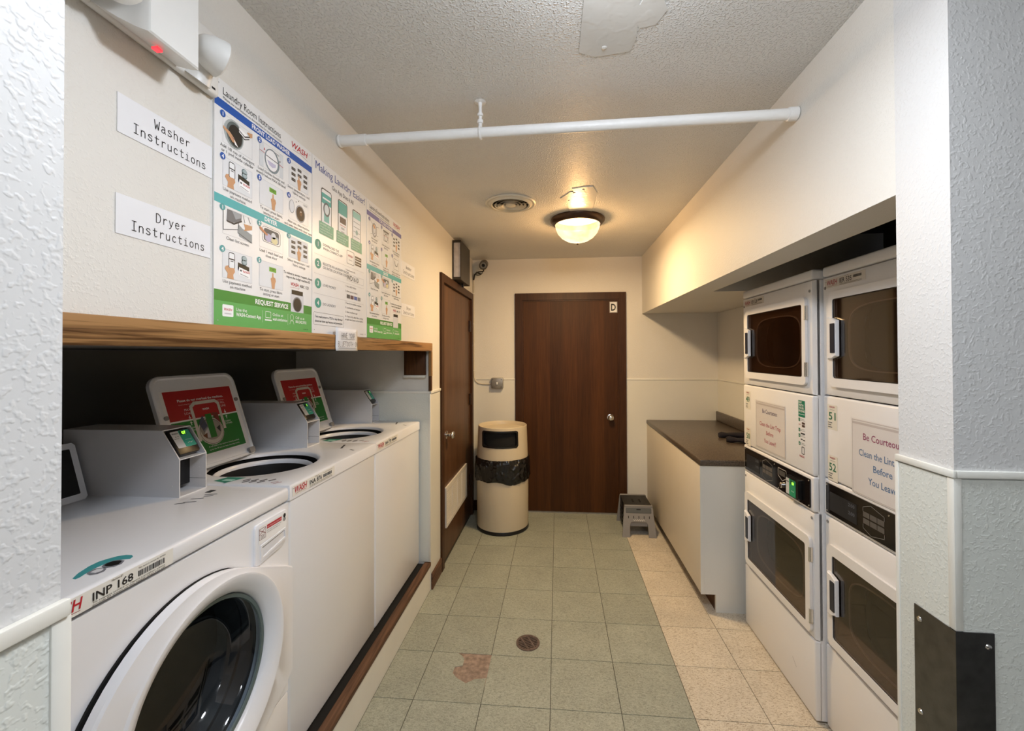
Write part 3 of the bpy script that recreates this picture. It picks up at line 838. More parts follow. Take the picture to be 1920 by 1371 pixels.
def top_loader(y0, wd, code, meter_y, lid_y0, label, digits):
    w = thing('top_load_washer', label, 'washer', (XW, y0, ZP))
    bm = box(B(), -.69, 0, 0, wd, 0, .875, .013, 3)          # open at the top, closed by the top panel
    bmesh.ops.delete(bm, geom=[f for f in bm.faces if f.calc_center_median().z > .863], context='FACES')
    obj('cabinet', bm, ENAMEL, w)
    WT = WH + .006
    cy, cx = lid_y0 + .195 + .055, -.285
    Kt = 64
    bm = B(); f = FT(0, 0, 0)
    O = rect_by_angle(0, -.004, wd, .69, cy, -cx, Kt)
    inn = lambda r: circ(cy, -cx, r, r, Kt)
    edge = lambda d: [(min(max(u, d), wd - d), min(max(v, -.004 + d), .69 - d)) for u, v in O]
    loft(bm, [[f.p(u, v, n) for u, v in P] for P, n in ((O, .8635), (O, WT - .010), (edge(.003), WT - .003), (edge(.010), WT), (inn(.204), WT), (inn(.197), WT - .003), (inn(.192), WT - .009), (inn(.191), WT - .016), (inn(.206), WT - .020))])
    obj('top_panel', bm, ENAMEL, w, smooth=40)
    fz = FZ(cx, cy, WT)
    bm = B(); lathe(bm, [(.178, -.040), (.176, -.030), (.171, -.027), (.164, -.031), (.163, -.045)], fz, 48); tub = obj('tub_ring', bm, PLASTIC, w, smooth=60)
    bm = B(); lathe(bm, [(.1635, -.046), (.160, -.09), (.158, -.24), (.05, -.2405), (.0005, -.2405)], fz, 48); obj('tub', bm, mat('tub_grey', (.04, .04, .04), .45, .6), w)
    bm = B(); lathe(bm, [(.2055, -.0205), (.20, -.07), (.172, -.07)], fz, 32); obj('tub_gap', bm, BLACKM, w)
    # lid, hinged at the back and leaning
    lx, ang = -.434, math.radians(18)
    sv = Vector((-math.sin(ang), 0, math.cos(ang))); nv = Vector((math.cos(ang), 0, math.sin(ang)))
    fl = Fr((lx, lid_y0, WT + .004), (0, 1, 0), sv, nv)
    P = rrect(0, 0, .392, .372, [.012, .012, .045, .045], 6)
    bm = B()
    Pi = lambda d: rrect(d, d, .392 - d, .372 - d, [.012, .012, .045 - d * .6, .045 - d * .6], 6)
    loft(bm, [[fl.p(u, v, n) for u, v in Q] for Q, n in ((Pi(.006), -.020), (P, -.014), (P, 0), (Pi(.004), .003), (Pi(.010), .003), (Pi(.014), -.003))], True)
    lid = obj('lid', bm, ENAMEL, w, 'opened lid leaning back, load sticker inside', 40)
    for q in (.010, .352):
        bm = B(); prism(bm, rrect(q, .006, q + .03, .03, .004), fl, .003, .012); obj('lid_hinge', bm, GREYP, lid)
    for (u, v) in ((.030, .215), (.372, .25)):
        bm = B(); prism(bm, circ(u, v, .008, None, 12), fl, -.003, .003); obj('lid_bumper', bm, GREYP, lid)
    k = Ink(fl.at(0, 0, -.0028), lid, 'load_sticker')
    u0, u1, v0, v1 = .042, .358, .052, .312; vm = v0 + (v1 - v0) * .55
    RD, GN = (176, 22, 30), (20, 125, 45)
    k.rect(WHITE, u0 - .014, v0 - .004, u1 + .003, v1 + .003, 1); k.rect(RD, u0, vm + .003, u1, v1, 2); k.rect(GN, u0, v0, u1, vm - .003, 2)
    uc = (u0 + u1) / 2
    k.text(WHITE, 'Please do not overload the machines.', uc, v1 - .044, .014, 'C', bold=.012, w=.215)
    k.text((235, 200, 200), 'Overloading the machine may result in poor wash results and damage.', uc, v1 - .057, .0065, 'C', w=.215)
    k.text((235, 210, 210), 'MAX', u0 + .083, vm + .036, .013, 'C'); k.text((235, 210, 210), 'LOAD', u0 + .083, vm + .022, .013, 'C')
    k.text((235, 210, 210), 'FILL', u1 - .062, vm + .046, .013, 'C'); k.text((235, 210, 210), 'LINE', u1 - .062, vm + .032, .013, 'C')
    for uu in (u0 + .083, u1 - .062):
        k.line(WHITE, [(uu, vm + .017), (uu, vm + .006)], .003, 3); k.poly(WHITE, [(uu - .006, vm + .010), (uu, vm + .003), (uu + .006, vm + .010)], 3)
        k.line(WHITE, [(uu, vm - .020), (uu, vm - .008)], .003, 3); k.poly(WHITE, [(uu - .006, vm - .012), (uu, vm - .005), (uu + .006, vm - .012)], 3)
        k.text(WHITE, 'CLEAN', uu, vm - .034, .0095, 'C'); k.text(WHITE, 'CLOTHES', uu, vm - .044, .0095, 'C')
    LG = (214, 210, 200)
    k.line(LG, [(uc - .058, vm - .085), (uc - .058, vm + .050), (uc - .040, vm + .062), (uc + .058, vm + .062), (uc + .072, vm + .050), (uc + .072, vm - .055)], .013, 4)
    k.poly(LG, circ(uc + .004, vm - .058, .060, .056, 24), 3); k.poly((160, 155, 145), circ(uc + .004, vm - .050, .050, .044, 24), 4)
    k.rect(RD, uc - .050, vm + .006, uc + .064, vm + .055, 3); k.text(WHITE, 'WASH', uc + .005, vm + .030, .011, 'C', bold=.02, lay=5)
    k.poly((70, 80, 105), [(uc - .045, vm - .02), (uc - .02, vm + .01), (uc - .008, vm - .04), (uc - .03, vm - .06)], 5)
    k.poly((120, 45, 40), [(uc + .025, vm + .015), (uc + .055, vm + .012), (uc + .058, vm - .035), (uc + .035, vm - .01)], 5)
    k.poly((200, 200, 205), [(uc - .03, vm - .05), (uc - .005, vm - .03), (uc + .0, vm - .085), (uc - .03, vm - .08)], 5)
    k.poly((40, 44, 50), [(uc + .03, vm - .05), (uc + .05, vm - .04), (uc + .045, vm - .07)], 5)
    k.poly((110, 60, 40), [(uc - .042, vm - .07), (uc - .02, vm - .062), (uc - .025, vm - .085)], 6)
    k.rect(GN, uc - .008, vm - .085, uc + .022, vm + .012, 6)
    k.ellipse((70, 68, 62), uc + .004, vm - .060, .055, .050, .0016, 6)
    k.text(WHITE, 'A full load is dry clothes, loosely packed', uc - .03, v0 + .022, .008, 'L', w=.155); k.text(WHITE, 'up to the fill line for best cleaning results.', uc - .03, v0 + .010, .008, 'L', w=.155)
    k.done()
    # deck stickers
    k = Ink(FT(0, 0, WT), w, 'deck_sticker')
    k.poly(SEA, [(.006, .232), (.070, .206), (.070, .275), (.024, .29)], 1); k.rect((180, 225, 215), .025, .225, .045, .262, 2)
    for i, (u, v) in enumerate(((.03, .185), (.03, .155), (.032, .125), (.035, .095), (.012, .175), (.012, .15), (.012, .12))):
        k.poly((95, 92, 95), [(u, v), (u + .022, v - .012), (u + .028, v - .004), (u + .006, v + .008)], 1)
    k.line((150, 50, 50), [(.018, .075), (.035, .062)], .004, 1); k.line((150, 50, 50), [(.010, .062), (.030, .047)], .004, 1)
    k.line((80, 80, 85), [(wd - .13, .105), (wd - .06, .125)], .010, 1); k.line((120, 120, 125), [(wd - .165, .028), (wd - .15, .05)], .008, 1)
    k.done()
    id_strip(w, code, 0, .868, .024)
    payment_housing(w, meter_y, WT, digits)
    return w


top_loader(1.3455, .672, 'INA 876', 1.890 - 1.3455, 1.372 - 1.3455, 'white top loading washer with its lid open, between the front loader and the farthest washer', '1')
top_loader(2.0185, .668, 'INA 729', 2.582 - 2.0185, 2.030 - 2.0185, 'white top loading washer with its lid open, farthest of the three washers', '1')

# =================================================================== DRYERS


def notice(y0, z0, wdt, hgt, parent_x, lines, label):
    """paper notice in a clear sleeve on a dryer front (facing -X)"""
    t = thing('paper_notice', label, 'notice', (parent_x, y0, z0), PI, 'notices taped to the dryers')
    bm = B(); box(bm, .0006, .0016, 0, wdt, 0, hgt); obj('paper', bm, mat('pinkish_paper', (.80, .77, .765), .5), t)
    bm = B(); box(bm, .0021, .0024, -.004, wdt + .004, -.004, hgt + .004); obj('clear_sleeve', bm, SLEEVE, t)
    k = Ink(FX(.0017), t, 'lettering', .0001)
    for (s, v, h, c, w) in lines: k.text(c, s, wdt / 2, v, h, 'C', bold=.006, w=w)
    k.frame((190, 182, 180), .004, .004, wdt - .004, hgt - .004, .0018, 1); k.rect((205, 197, 195), .004, hgt - .018, wdt - .004, hgt - .010, 1)
    k.done()
    return t


def dryer(x, yfar, zoff, label, nums, code, full):
    WD = .663
    d = thing('stacked_dryer', label, 'dryer', (x, yfar, 0), PI, 'stacked dryers')
    Z = lambda z: z + zoff
    TOPZ = Z(1.89)
    # cabinet core set back behind the front panels, with windows open through the panels
    bm = B()
    box(bm, -.72, -.020, 0, .010, .01, TOPZ - .045); box(bm, -.72, -.020, WD - .010, WD, .01, TOPZ - .045)
    box(bm, -.72, -.71, .0105, WD - .0105, .01, TOPZ - .045); box(bm, -.70, -.021, .0105, WD - .0105, .86, .88)
    obj('cabinet', bm, DRYERW, d)
    obj('top_cap', box(B(), -.72, .0, 0, WD, TOPZ - .043, TOPZ, .010, 3), DRYERW, d)

    def front(name, z0, z1, hole=None):
        bm = B()
        if hole:
            h = hole; cu, cv = (h[0] + h[2]) / 2, (h[1] + h[3]) / 2; k = 48
            f = FX(); O = rect_by_angle(0, z0, WD, z1, cu, cv, k); I = rect_by_angle(*h, cu, cv, k)
            sh = lambda d: [(min(max(u, d), WD - d), min(max(v, z0 + d * .5), z1 - d * .5)) for u, v in O]
            loft(bm, [[f.p(u, v, n) for u, v in P] for P, n in ((O, -.030), (O, -.012), (sh(.004), -.003), (sh(.012), 0), (I, 0), (I, -.03))])
        else:
            box(bm, -.030, 0, 0, WD, z0, z1, .008, 3)
        return obj(name, bm, DRYERW, d, smooth=40)

    def door(z0, z1, y0, y1, gz0, gz1, gy0, gy1, hz, top):
        k = 4
        dd = obj('door', ring(B(), rrect(y0, z0, y1, z1, .022, k), rrect(gy0, gz0, gy1, gz1, .010, k), FX(), .0015, .013), DRYERW, d, 'white framed window door', 30)
        bm = B(); prism(bm, rrect(gy0 - .004, gz0 - .004, gy1 + .004, gz1 + .004, .010, k), FX(), .004, .008)
        obj('window_glass', bm, GLASS_D, dd)
        gsk = ring(B(), rrect(gy0 - .003, gz0 - .003, gy1 + .003, gz1 + .003, .010, k), rrect(gy0 + .003, gz0 + .003, gy1 - .003, gz1 - .003, .008, k), FX(), .0085, .0105)
        obj('window_seal', gsk, BLACKP, dd)
        # liner with bulged opening
        cu, cv = (gy0 + gy1) / 2 + .01, (gz0 + gz1) / 2
        ow, oh = (gy1 - gy0) * .40, (gz1 - gz0) * .40
        I = []
        for i in range(48):
            a = 2 * PI * i / 48; c, s = math.cos(a), math.sin(a)
            I.append((cu + ow * math.copysign(abs(c) ** .62, c), cv + oh * math.copysign(abs(s) ** .42, s)))
        O = rect_by_angle(gy0 - .03, gz0 - .03, gy1 + .03, gz1 + .03, cu, cv, 48)
        bm = B(); f = FX(); loft(bm, [[f.p(u, v, n) for u, v in P] for P, n in ((O, -.032), (O, -.012), (I, -.012), ([(cu + (u - cu) * .96, cv + (v - cv) * .96) for u, v in I], -.034), ([(cu + (u - cu) * .96, cv + (v - cv) * .96) for u, v in I], -.06))])
        obj('door_liner', bm, LINER, dd)
        bm = B(); ring(bm, I, [(cu + (u - cu) * .975, cv + (v - cv) * .965) for u, v in I], FX(), -.0125, -.007); obj('liner_bead', bm, mat('liner_bead_grey', (.50, .46, .43), .3), dd)
        bm = B(); prism(bm, rrect(y0 + .02, z0 + .01, y1 - .02, z1 - .01, .03), FX(), -.40, -.39); obj('drum_back', bm, DRYDRUM, dd)
        bm = B(); lathe(bm, [(.21, -.062), (.27, -.12), (.27, -.39)], FX(0, cu, cv), 32); obj('drum', bm, DRYDRUM, dd)
        # handle
        hb = B(); prism(hb, [(gy0 - .012, hz + .085), (gy0 + .014, hz + .078), (gy0 + .040, hz + .070), (gy0 + .040, hz - .070), (gy0 + .014, hz - .078), (gy0 - .012, hz - .085)], FX(), .012, .026, .005)
        h = obj('handle', hb, PLASTIC, dd, 'white pull handle with navy grip')
        obj('handle_grip', prism(B(), rrect(gy0 + .010, hz - .058, gy0 + .036, hz + .058, .003), FX(), .0262, .0285), NAVY, h)
        for zz in (z0 + (z1 - z0) * .18, z1 - (z1 - z0) * .18):
            bm = B(); box(bm, .002, .010, y1 - .006, y1 + .004, zz - .030, zz + .030); tube(bm, [(.013, y1 - .001, zz - .03), (.013, y1 - .001, zz + .03)], .004, 8); obj('hinge', bm, CHROME, dd)
        return dd

    front('upper_front', Z(1.362), TOPZ - .046, (.075, Z(1.425), .620, Z(1.755)))
    door(Z(1.400), Z(1.778), .062, .634, Z(1.434), Z(1.748), .083, .608, Z(1.592), True)
    front('middle_front', Z(1.022), Z(1.358))
    front('control_surround', Z(.870), Z(1.018))
    front('lower_front', Z(.342), Z(.866), (.055, Z(.375), .635, Z(.73)))
    door(Z(.362), Z(.765), .034, .650, Z(.395), Z(.725), .065, .617, Z(.575), False)
    front('kick_panel', .006, Z(.338))
    for yy in (.02, .60):
        for xx in (-.64, -.08): bx('foot', BLACKM, d, xx, xx + .04, yy, yy + .04, 0, .0055)
    # control panel
    cp = obj('control_panel', prism(B(), rrect(.020, Z(.884), .643, Z(1.005), .004), FX(), .0004, .005), BLACKG, d, 'glossy black control panel')
    k = Ink(FX(.0053), cp, 'panel_marking')
    k.rect((26, 28, 34), .045, Z(.90), .20, Z(.975), 1)
    zc = Z(.945); kc = .282
    hexo = [(kc - .050, zc + .020), (kc - .050, zc + .034), (kc - .012, zc + .050), (kc + .050, zc + .034), (kc + .050, zc + .020)]
    k.line((120, 118, 115), hexo, .0022, 1); k.line((120, 118, 115), [(u, 2 * zc - v - .006) for u, v in hexo], .0022, 1)
    for rr in range(2):
        for q in range(3): k.rect((92, 88, 84), kc - .050 + q * .034, zc + .001 - rr * .024, kc - .018 + q * .034, zc + .020 - rr * .024, 1)
    k.text((110, 115, 125), '2:00', .155, Z(.955), .018, w=.034); k.text((110, 115, 125), '2:00', .155, Z(.925), .018, w=.034)
    if full:
        k.line((175, 172, 168), [(.388, zc + .042), (.388, zc + .006), (.425, zc - .012), (.459, zc + .006), (.459, zc + .042)], .0035, 1, True)
        k.rect((80, 78, 76), .398, zc + .010, .449, zc + .034, 1)
    k.done()
    for (u, z) in ((.028, .893), (.028, .998), (.636, .893), (.636, .998), (.352, .993), (.39, .890)):
        bm = B(); lathe(bm, [(.0035, 0), (.003, .002), (.0005, .0025)], FX(.005, u, Z(z)), 8); obj('screw', bm, CHROME, cp)
    for (u, z) in ((.022, 1.80), (.648, 1.80), (.648, .845), (.022, .845)):
        bm = B(); lathe(bm, [(.0065, 0), (.006, .002), (.0005, .0032)], FX(.0003, u, Z(z)), 10); obj('screw', bm, GREYP, d)
    if full:
        bm = B(); lathe(bm, [(.013, 0), (.013, .008), (.010, .011), (.0005, .011)], FX(.005, .425, Z(.913)), 20); obj('key_lock', bm, CHROME, cp)
        rd = obj('card_reader', prism(B(), rrect(.482, Z(.893), .582, Z(.982), .006), FX(), .005, .020, .004), BLACKP, cp)
        k = Ink(FX(.0203), rd, 'reader_label')
        k.rect((205, 208, 210), .487, Z(.899), .520, Z(.970), 1); k.rect((40, 150, 110), .514, Z(.897), .566, Z(.970), 2)
        k.rect((15, 55, 25), .526, Z(.948), .556, Z(.966), 3); k.text((140, 255, 70), '60', .5535, Z(.9495), .018, 'R', bold=.03, lay=4, emit=1.6)
        k.line((225, 240, 232), [(.530, Z(.918)), (.538, Z(.922)), (.546, Z(.918)), (.554, Z(.922))], .0018, 3)
        k.line((90, 95, 100), [(.491, Z(.955)), (.510, Z(.955))], .004, 3)
        k.done()
    # stickers
    k = Ink(FX(.0003), d, 'sticker')
    for (num, z) in zip(nums, (Z(1.225), Z(1.020))):
        k.rect((226, 222, 210), .028, z, .088, z + .100, 1)
        logo(k, .042, z + .088, .032, .010, (170, 50, 60)); k.line(GREY, [(.044, z + .080), (.072, z + .080)], .0012, 2)
        k.text((35, 110, 75), num, .058, z + .040, .044, 'C', bold=.008, w=.042)
        for i in range(3): k.rect((110, 112, 115), .032, z + .008 + i * .009, .058 - (i % 2) * .006, z + .012 + i * .009, 2)
    zt = TOPZ - .046
    k.rect((214, 208, 200), .022, zt - .046, .252, zt - .010, 1)
    k.rect(GREY, .024, zt - .022, .032, zt - .0205, 2)
    logo(k, .036, zt - .036, .062, .028, (165, 50, 60)); k.line((150, 60, 60), [(.040, zt - .040), (.095, zt - .040)], .001, 2)
    k.text((60, 50, 45), code, .112, zt - .036, .026, bold=.010, w=.068); k.text(BLACK, 'Machine ID', .142, zt - .0135, .005, w=.02)
    x = .188
    while x < .232:
        k.rect((45, 40, 36), x, zt - .028, x + .0016, zt - .018, 2); x += .0026
    k.line((100, 92, 86), [(.112, zt - .040), (.232, zt - .040)], .0012, 2); k.line((100, 92, 86), [(.112, zt - .0435), (.232, zt - .0435)], .0012, 2)
    if full:
        k.rect((28, 128, 100), .556, Z(1.258), .606, Z(1.330), 1)
        for i, s in enumerate(('PAY', 'WITH', 'YOUR', 'PHONE')): k.text(WHITE, s, .561, Z(1.317) - i * .0125, .0135, bold=.02)
        k.line(WHITE, [(.561, Z(1.270)), (.602, Z(1.270))], .0018, 2)
        for i, z in enumerate((1.238, 1.193, 1.168, 1.133)):
            k.rect((40, 120, 92), .556, Z(z), .569, Z(z + .015), 1, .002); k.text(WHITE, str(i + 1), .5625, Z(z + .003), .011, 'C', bold=.02)
            k.line(GREY, [(.573, Z(z + .011)), (.600, Z(z + .011))], .0014, 1); k.line(GREY, [(.573, Z(z + .005)), (.606, Z(z + .005))], .0014, 1)
        k.rect((85, 65, 60), .582, Z(1.215), .604, Z(1.225), 1); k.rect((85, 65, 60), .582, Z(1.227), .604, Z(1.236), 1); logo(k, .558, Z(1.222), .016, .007, (170, 60, 60))
        k.rect((40, 40, 42), .573, Z(1.183), .604, Z(1.189), 1); k.rect((70, 70, 74), .572, Z(1.158), .586, Z(1.163), 1); k.rect((70, 70, 74), .590, Z(1.156), .604, Z(1.161), 1)
        k.frame((50, 50, 50), .580, Z(1.098), .598, Z(1.128), .003, 1, .003); logo(k, .563, Z(1.082), .036, .013, (175, 60, 70))
    k.line((90, 80, 75), [(.49, .155), (.52, .128)], .0014, 1)
    k.done()
    return d


PINK, SBLUE, PURP, ROSE = (150, 50, 100), (80, 120, 165), (110, 100, 130), (190, 95, 110)
dryer(1.0635, 2.532, 0, 'white stacked dryer beside the laminate counter, numbered 49 and 50', ('49', '50'), 'IER 528', True)
dryer(1.100, 1.862, .004, 'white stacked dryer partly behind the near pillar, numbered 51 and 52', ('51', '52'), 'IER 535', False)
notice(2.375, 1.040, .290, .245, 1.0633, [('Be Courteous:', .188, .030, PURP, .150), ('Clean the Lint Trap', .120, .030, ROSE, .210), ('Before', .080, .030, ROSE, .072), ('You Leave!!', .038, .030, ROSE, .118)], 'paper notice with purple heading and pink lines, on the dryer numbered 49')
notice(1.690, 1.020, .300, .275, 1.0997, [('Be Courteous:', .205, .034, PINK, .180), ('Clean the Lint Trap', .145, .034, SBLUE, .225), ('Before', .100, .034, SBLUE, .085), ('You Leave!', .052, .034, SBLUE, .135)], 'paper notice with magenta heading and blue lines, on the dryer numbered 51')

# =================================================================== COUNTER
CF, CY0 = .860, 2.612
cab = thing('base_cabinet', 'white laminate base cabinet with a recessed toe kick, beside the dryers', 'cabinet', (CF, CY0, 0))
bm = B(); prism(bm, [(.004, .105), (.07, .105), (.07, 0), (.63, 0), (.63, .866), (.004, .866)], Fr((0, 0, 0), (1, 0, 0), (0, 0, 1), (0, 1, 0)), 0, .018)
obj('end_panel', bm, CABP, cab, 'white end panel with notched foot')
obj('front_panel', box(B(), -.014, .004, .004, YB - CY0 - .006, .105, .866, .002), CABF, cab)
obj('edge_band', box(B(), -.016, .0035, -.001, .0035, .105, .866), CABP, cab)
obj('toe_kick', box(B(), .072, .09, .019, YB - CY0 - .006, 0, .104), DKWOOD, cab)
obj('carcass', box(B(), .0045, .63, .019, YB - CY0 - .006, .106, .860), CABP, cab)
ct = thing('countertop', 'dark brown granite pattern laminate countertop with a low backsplash', 'countertop', (.84, 2.598, .868))
bm = B(); box(bm, 0, XB - .84 - .006, 0, YB - 2.598 - .006, 0, .038, .009, 3); obj('worktop', bm, LAMIN, ct)
bm = B(); box(bm, XB - .84 - .026, XB - .84 - .006, .03, YB - 2.598 - .010, .0385, .125, .006, 3); obj('backsplash', bm, LAMIN, ct)

# dark socks lying on the counter


def sock(pts, rad, label):
    bm = B(); loops = []
    for (x, y), r in zip(pts, rad):
        loops.append((x, y, r))
    P = [Vector((x, y, 0)) for x, y in pts]
    L = []
    for i, p in enumerate(P):
        d = (P[min(i + 1, len(P) - 1)] - P[max(i - 1, 0)]).normalized(); n = Vector((-d.y, d.x, 0)); r = rad[i]
        L.append([p + n * r * math.cos(a) + Vector((0, 0, .018 + (.018 + .006 * math.sin(i * 2.1)) * math.sin(a))) for a in [2 * PI * q / 14 for q in range(14)]])
    loft(bm, L, True)
    o = obj('sock', bm, CLOTH, None, smooth=70); o.location = (0, 0, .9068)
    return tag(o, label, 'sock', 'dark socks on the countertop')


sock([(1.20, 3.285), (1.225, 3.29), (1.27, 3.31), (1.33, 3.30), (1.40, 3.27), (1.46, 3.25)], [.012, .034, .036, .030, .032, .028], 'crumpled black sock lying farther back on the dark countertop')
sock([(1.195, 3.13), (1.215, 3.125), (1.26, 3.11), (1.32, 3.09), (1.39, 3.08), (1.44, 3.07)], [.010, .032, .038, .040, .040, .034], 'crumpled dark navy sock lying nearer on the dark countertop')

# =================================================================== BIN, STOOL
bn = thing('waste_bin', 'round beige waste bin with a black liner bag, between the two doors', 'waste bin', (-.494, 3.775, 0))
bm = B(); lathe(bm, [(.0005, .012), (.224, .012), (.228, .03), (.231, .50), (.225, .60)], FZ(), 56); obj('bin_body', bm, BEIGEP, bn)
bm = B(); lathe(bm, [(.0005, .0), (.229, 0), (.233, .006), (.232, .022), (.2285, .030)], FZ(), 56); obj('base_ring', bm, BLACKP, bn)
# cover with an opening cut in the front
bm = B(); NS = 96; zs = [.625, .66, .722, .735, .75, .80, .85, .868, .878, .893, .902]
rr = lambda z: .227 - .010 * (z - .625) / .277
ow = .168


def in_open(a, z):
    u = (a + PI / 2)
    u = (u + PI) % (2 * PI) - PI
    s = u * .222
    if z <= .735 - 1e-6 or z >= .878: return False
    lim = ow - (.020 if z < .75 or z > .867 else 0)
    return abs(s) < lim


V = [[bm.verts.new((rr(z) * math.cos(2 * PI * i / NS), rr(z) * math.sin(2 * PI * i / NS), z)) for i in range(NS)] for z in zs]
for j in range(len(zs) - 1):
    for i in range(NS):
        a = 2 * PI * (i + .5) / NS; zm = (zs[j] + zs[j + 1]) / 2
        if in_open(a, zm): continue
        bm.faces.new((V[j][i], V[j][(i + 1) % NS], V[j + 1][(i + 1) % NS], V[j + 1][i]))
lathe(bm, [(rr(.902), .902), (.213, .905), (.209, .900), (.205, .872), (.0005, .868)], FZ(), NS)
lathe(bm, [(rr(.625), .625), (.220, .621), (.214, .625)], FZ(), NS)
cv = obj('bin_cover', bm, BEIGEP, bn, 'beige bin cover with a black framed opening')
# opening frame and dark inside
bm = B(); ss = rrect(-ow, .735, ow, .880, .022, 6)


def wrap(s, z, r): a = -PI / 2 + s / .222; return Vector((r * math.cos(a), r * math.sin(a), z))


def dens(P, n=4):
    out = []
    for a, b in zip(P, P[1:] + P[:1]):
        for i in range(n): out.append((a[0] + (b[0] - a[0]) * i / n, a[1] + (b[1] - a[1]) * i / n))
    return out


D0 = dens(ss, 5); D1 = dens(rrect(-ow + .014, .749, ow - .014, .868, .018, 6), 5)
loft(bm, [[wrap(u, v, r) for u, v in P] for P, r in ((D0, .216), (D0, .2275), (D1, .2285), (D1, .205))])
obj('opening_frame', bm, BLACKP, cv)
bm = B(); lathe(bm, [(.2045, .64), (.2045, .866), (.0005, .866)], FZ(), 48); obj('bin_liner_inside', bm, BLACKM, cv)
bm = B(); lps = []
prof = [(.2155, .628), (.232, .632), (.240, .615), (.243, .56), (.246, .50), (.243, .46), (.236, .437), (.2315, .436)]
for q, (r, z) in enumerate(prof):
    lp_ = []
    for i in range(120):
        a = 2 * PI * i / 120; w_ = .0035 * math.sin(a * 9 + z * 60) + .003 * math.sin(a * 17 + q * 1.7) + .0025 * math.sin(a * 31 - q)
        k_ = 0 if q in (0, len(prof) - 1) else 1
        dz = (.012 * math.sin(a * 3 + 1) + .006 * math.sin(a * 7)) if z < .5 else 0
        lp_.append((( r + w_ * k_) * math.cos(a), (r + w_ * k_) * math.sin(a), z + dz))
    lps.append(lp_)
loft(bm, lps); obj('liner_bag', bm, BAG, bn, 'black plastic liner folded over the rim', 70)

st = thing('step_stool', 'small grey folding step stool with a black top, beside the cabinet front', 'stool', (.675, 3.80, 0), math.radians(0))


def stool_end(yb, yt, sgn, nm):
    """trapezoid leg panel with an arch, from floor (yb) to the top (yt)"""
    bm = B(); hw0, hw1, H = .140, .116, .252
    mp = lambda u, z: Vector((u, yb + (yt - yb) * z / H, z))
    O = [(-hw0, 0), (-hw0 + .062, 0), (-hw0 + .066, .10), (-hw0 + .078, .122), (hw0 - .078, .122), (hw0 - .066, .10), (hw0 - .062, 0), (hw0, 0), (hw1, H), (-hw1, H)]
    a = [bm.verts.new(mp(u, z)) for u, z in O]; b = [bm.verts.new(mp(u, z) + Vector((0, sgn * .014, 0))) for u, z in O]; k = len(O)
    bm.faces.new(a); bm.faces.new(b[::-1])
    for i in range(k): bm.faces.new((a[i], b[i], b[(i + 1) % k], a[(i + 1) % k]))
    return obj(nm, bm, GREYP, st), mp


fl_, mp = stool_end(-.190, -.145, 1, 'front_leg_panel')
bk_, mp2 = stool_end(.175, .135, -1, 'back_leg_panel')
k = Ink(Fr((0, -.190 - .0007, 0), (1, 0, 0), Vector((0, .045, .252)).normalized(), (0, -1, 0)), fl_, 'marking', .0003)
for i in range(5): k.rect((25, 24, 24), -.088 + i * .043, .152, -.082 + i * .043, .172, 1)
k.rect((95, 98, 98), -.104, .196, .104, .236, 1, .004); k.frame((60, 58, 56), -.104, .196, .104, .236, .002, 2, .004); k.rect((20, 20, 20), -.018, .220, .018, .229, 3, .003)
k.line((225, 222, 215), [(-.048 + i * .006, .139 + .004 * math.sin(i * 2.3) + .003 * math.cos(i * 4.1)) for i in range(17)], .0028, 1)
k.done()
obj('cross_bar', box(B(), -.074, .074, -.155, -.145, .082, .124), GREYP, st)
bm = B(); box(bm, -.112, .112, -.140, .130, .232, .2515, .004); tp = obj('top_step', bm, mat('black_tread', (.018, .017, .017), .6, bump=(250, .6, .003)), st)
for u in (-.035, .025): bx('hand_slot', BLACKM, tp, u, u + .016, -.06, .02, .2516, .2525)
bx('top_edge', GREYP, st, -.112, .112, .1295, .142, .240, .2565, bev=.003)
bx('top_edge', GREYP, st, -.116, .116, -.1495, -.1405, .240, .2565, bev=.003)
for s in (-1, 1):
    for (y0, y1, o_) in ((-.15, -.005, .0), (.005, .135, .004)):
        bm = B(); prism(bm, [(y0, .03), (y1, .03), (y1, .228), (y0 + .01, .228)], Fr((s * (.100 + o_), 0, 0), (0, 1, 0), (0, 0, 1), (s, 0, 0)), 0, .008)
        for q in range(4): box(bm, s * (.108 + o_) if s > 0 else s * (.112 + o_), s * (.112 + o_) if s > 0 else s * (.108 + o_), y0 + .012, y1 - .01, .05 + q * .035, .058 + q * .035)
        obj('folding_side', bm, BLACKP, st)

# =================================================================== CEILING FITTINGS
lpx, lpy = .142, 2.935
la = thing('ceiling_lamp', 'round ceiling lamp with an alabaster glass bowl and bronze rim', 'lamp', (lpx, lpy, HC))
bm = B(); lathe(bm, [(.150, -.0005), (.183, -.0005), (.187, -.008), (.186, -.016), (.176, -.028), (.163, -.040), (.155, -.042), (.152, -.034), (.150, -.0005)], FZ(), 64); obj('rim', bm, BRONZE, la)
m = bpy.data.materials.new('alabaster_glass'); m.use_nodes = True; nt = m.node_tree; N = nt.nodes; L = nt.links; N.clear()
out = N.new('ShaderNodeOutputMaterial'); tc = N.new('ShaderNodeTexCoord'); nz = N.new('ShaderNodeTexNoise'); nz.inputs['Scale'].default_value = 9; nz.inputs['Detail'].default_value = 3
L.new(tc.outputs['Object'], nz.inputs['Vector'])
rp = N.new('ShaderNodeValToRGB'); rp.color_ramp.elements[0].position = .38; rp.color_ramp.elements[1].position = .62
rp.color_ramp.elements[0].color = (1, .70, .30, 1); rp.color_ramp.elements[1].color = (1, .86, .58, 1)
L.new(nz.outputs['Fac'], rp.inputs['Fac'])
em = N.new('ShaderNodeEmission'); em.inputs['Strength'].default_value = 1.25; L.new(rp.outputs['Color'], em.inputs['Color'])
tr = N.new('ShaderNodeBsdfTransparent'); tr.inputs[0].default_value = (1, .92, .78, 1)
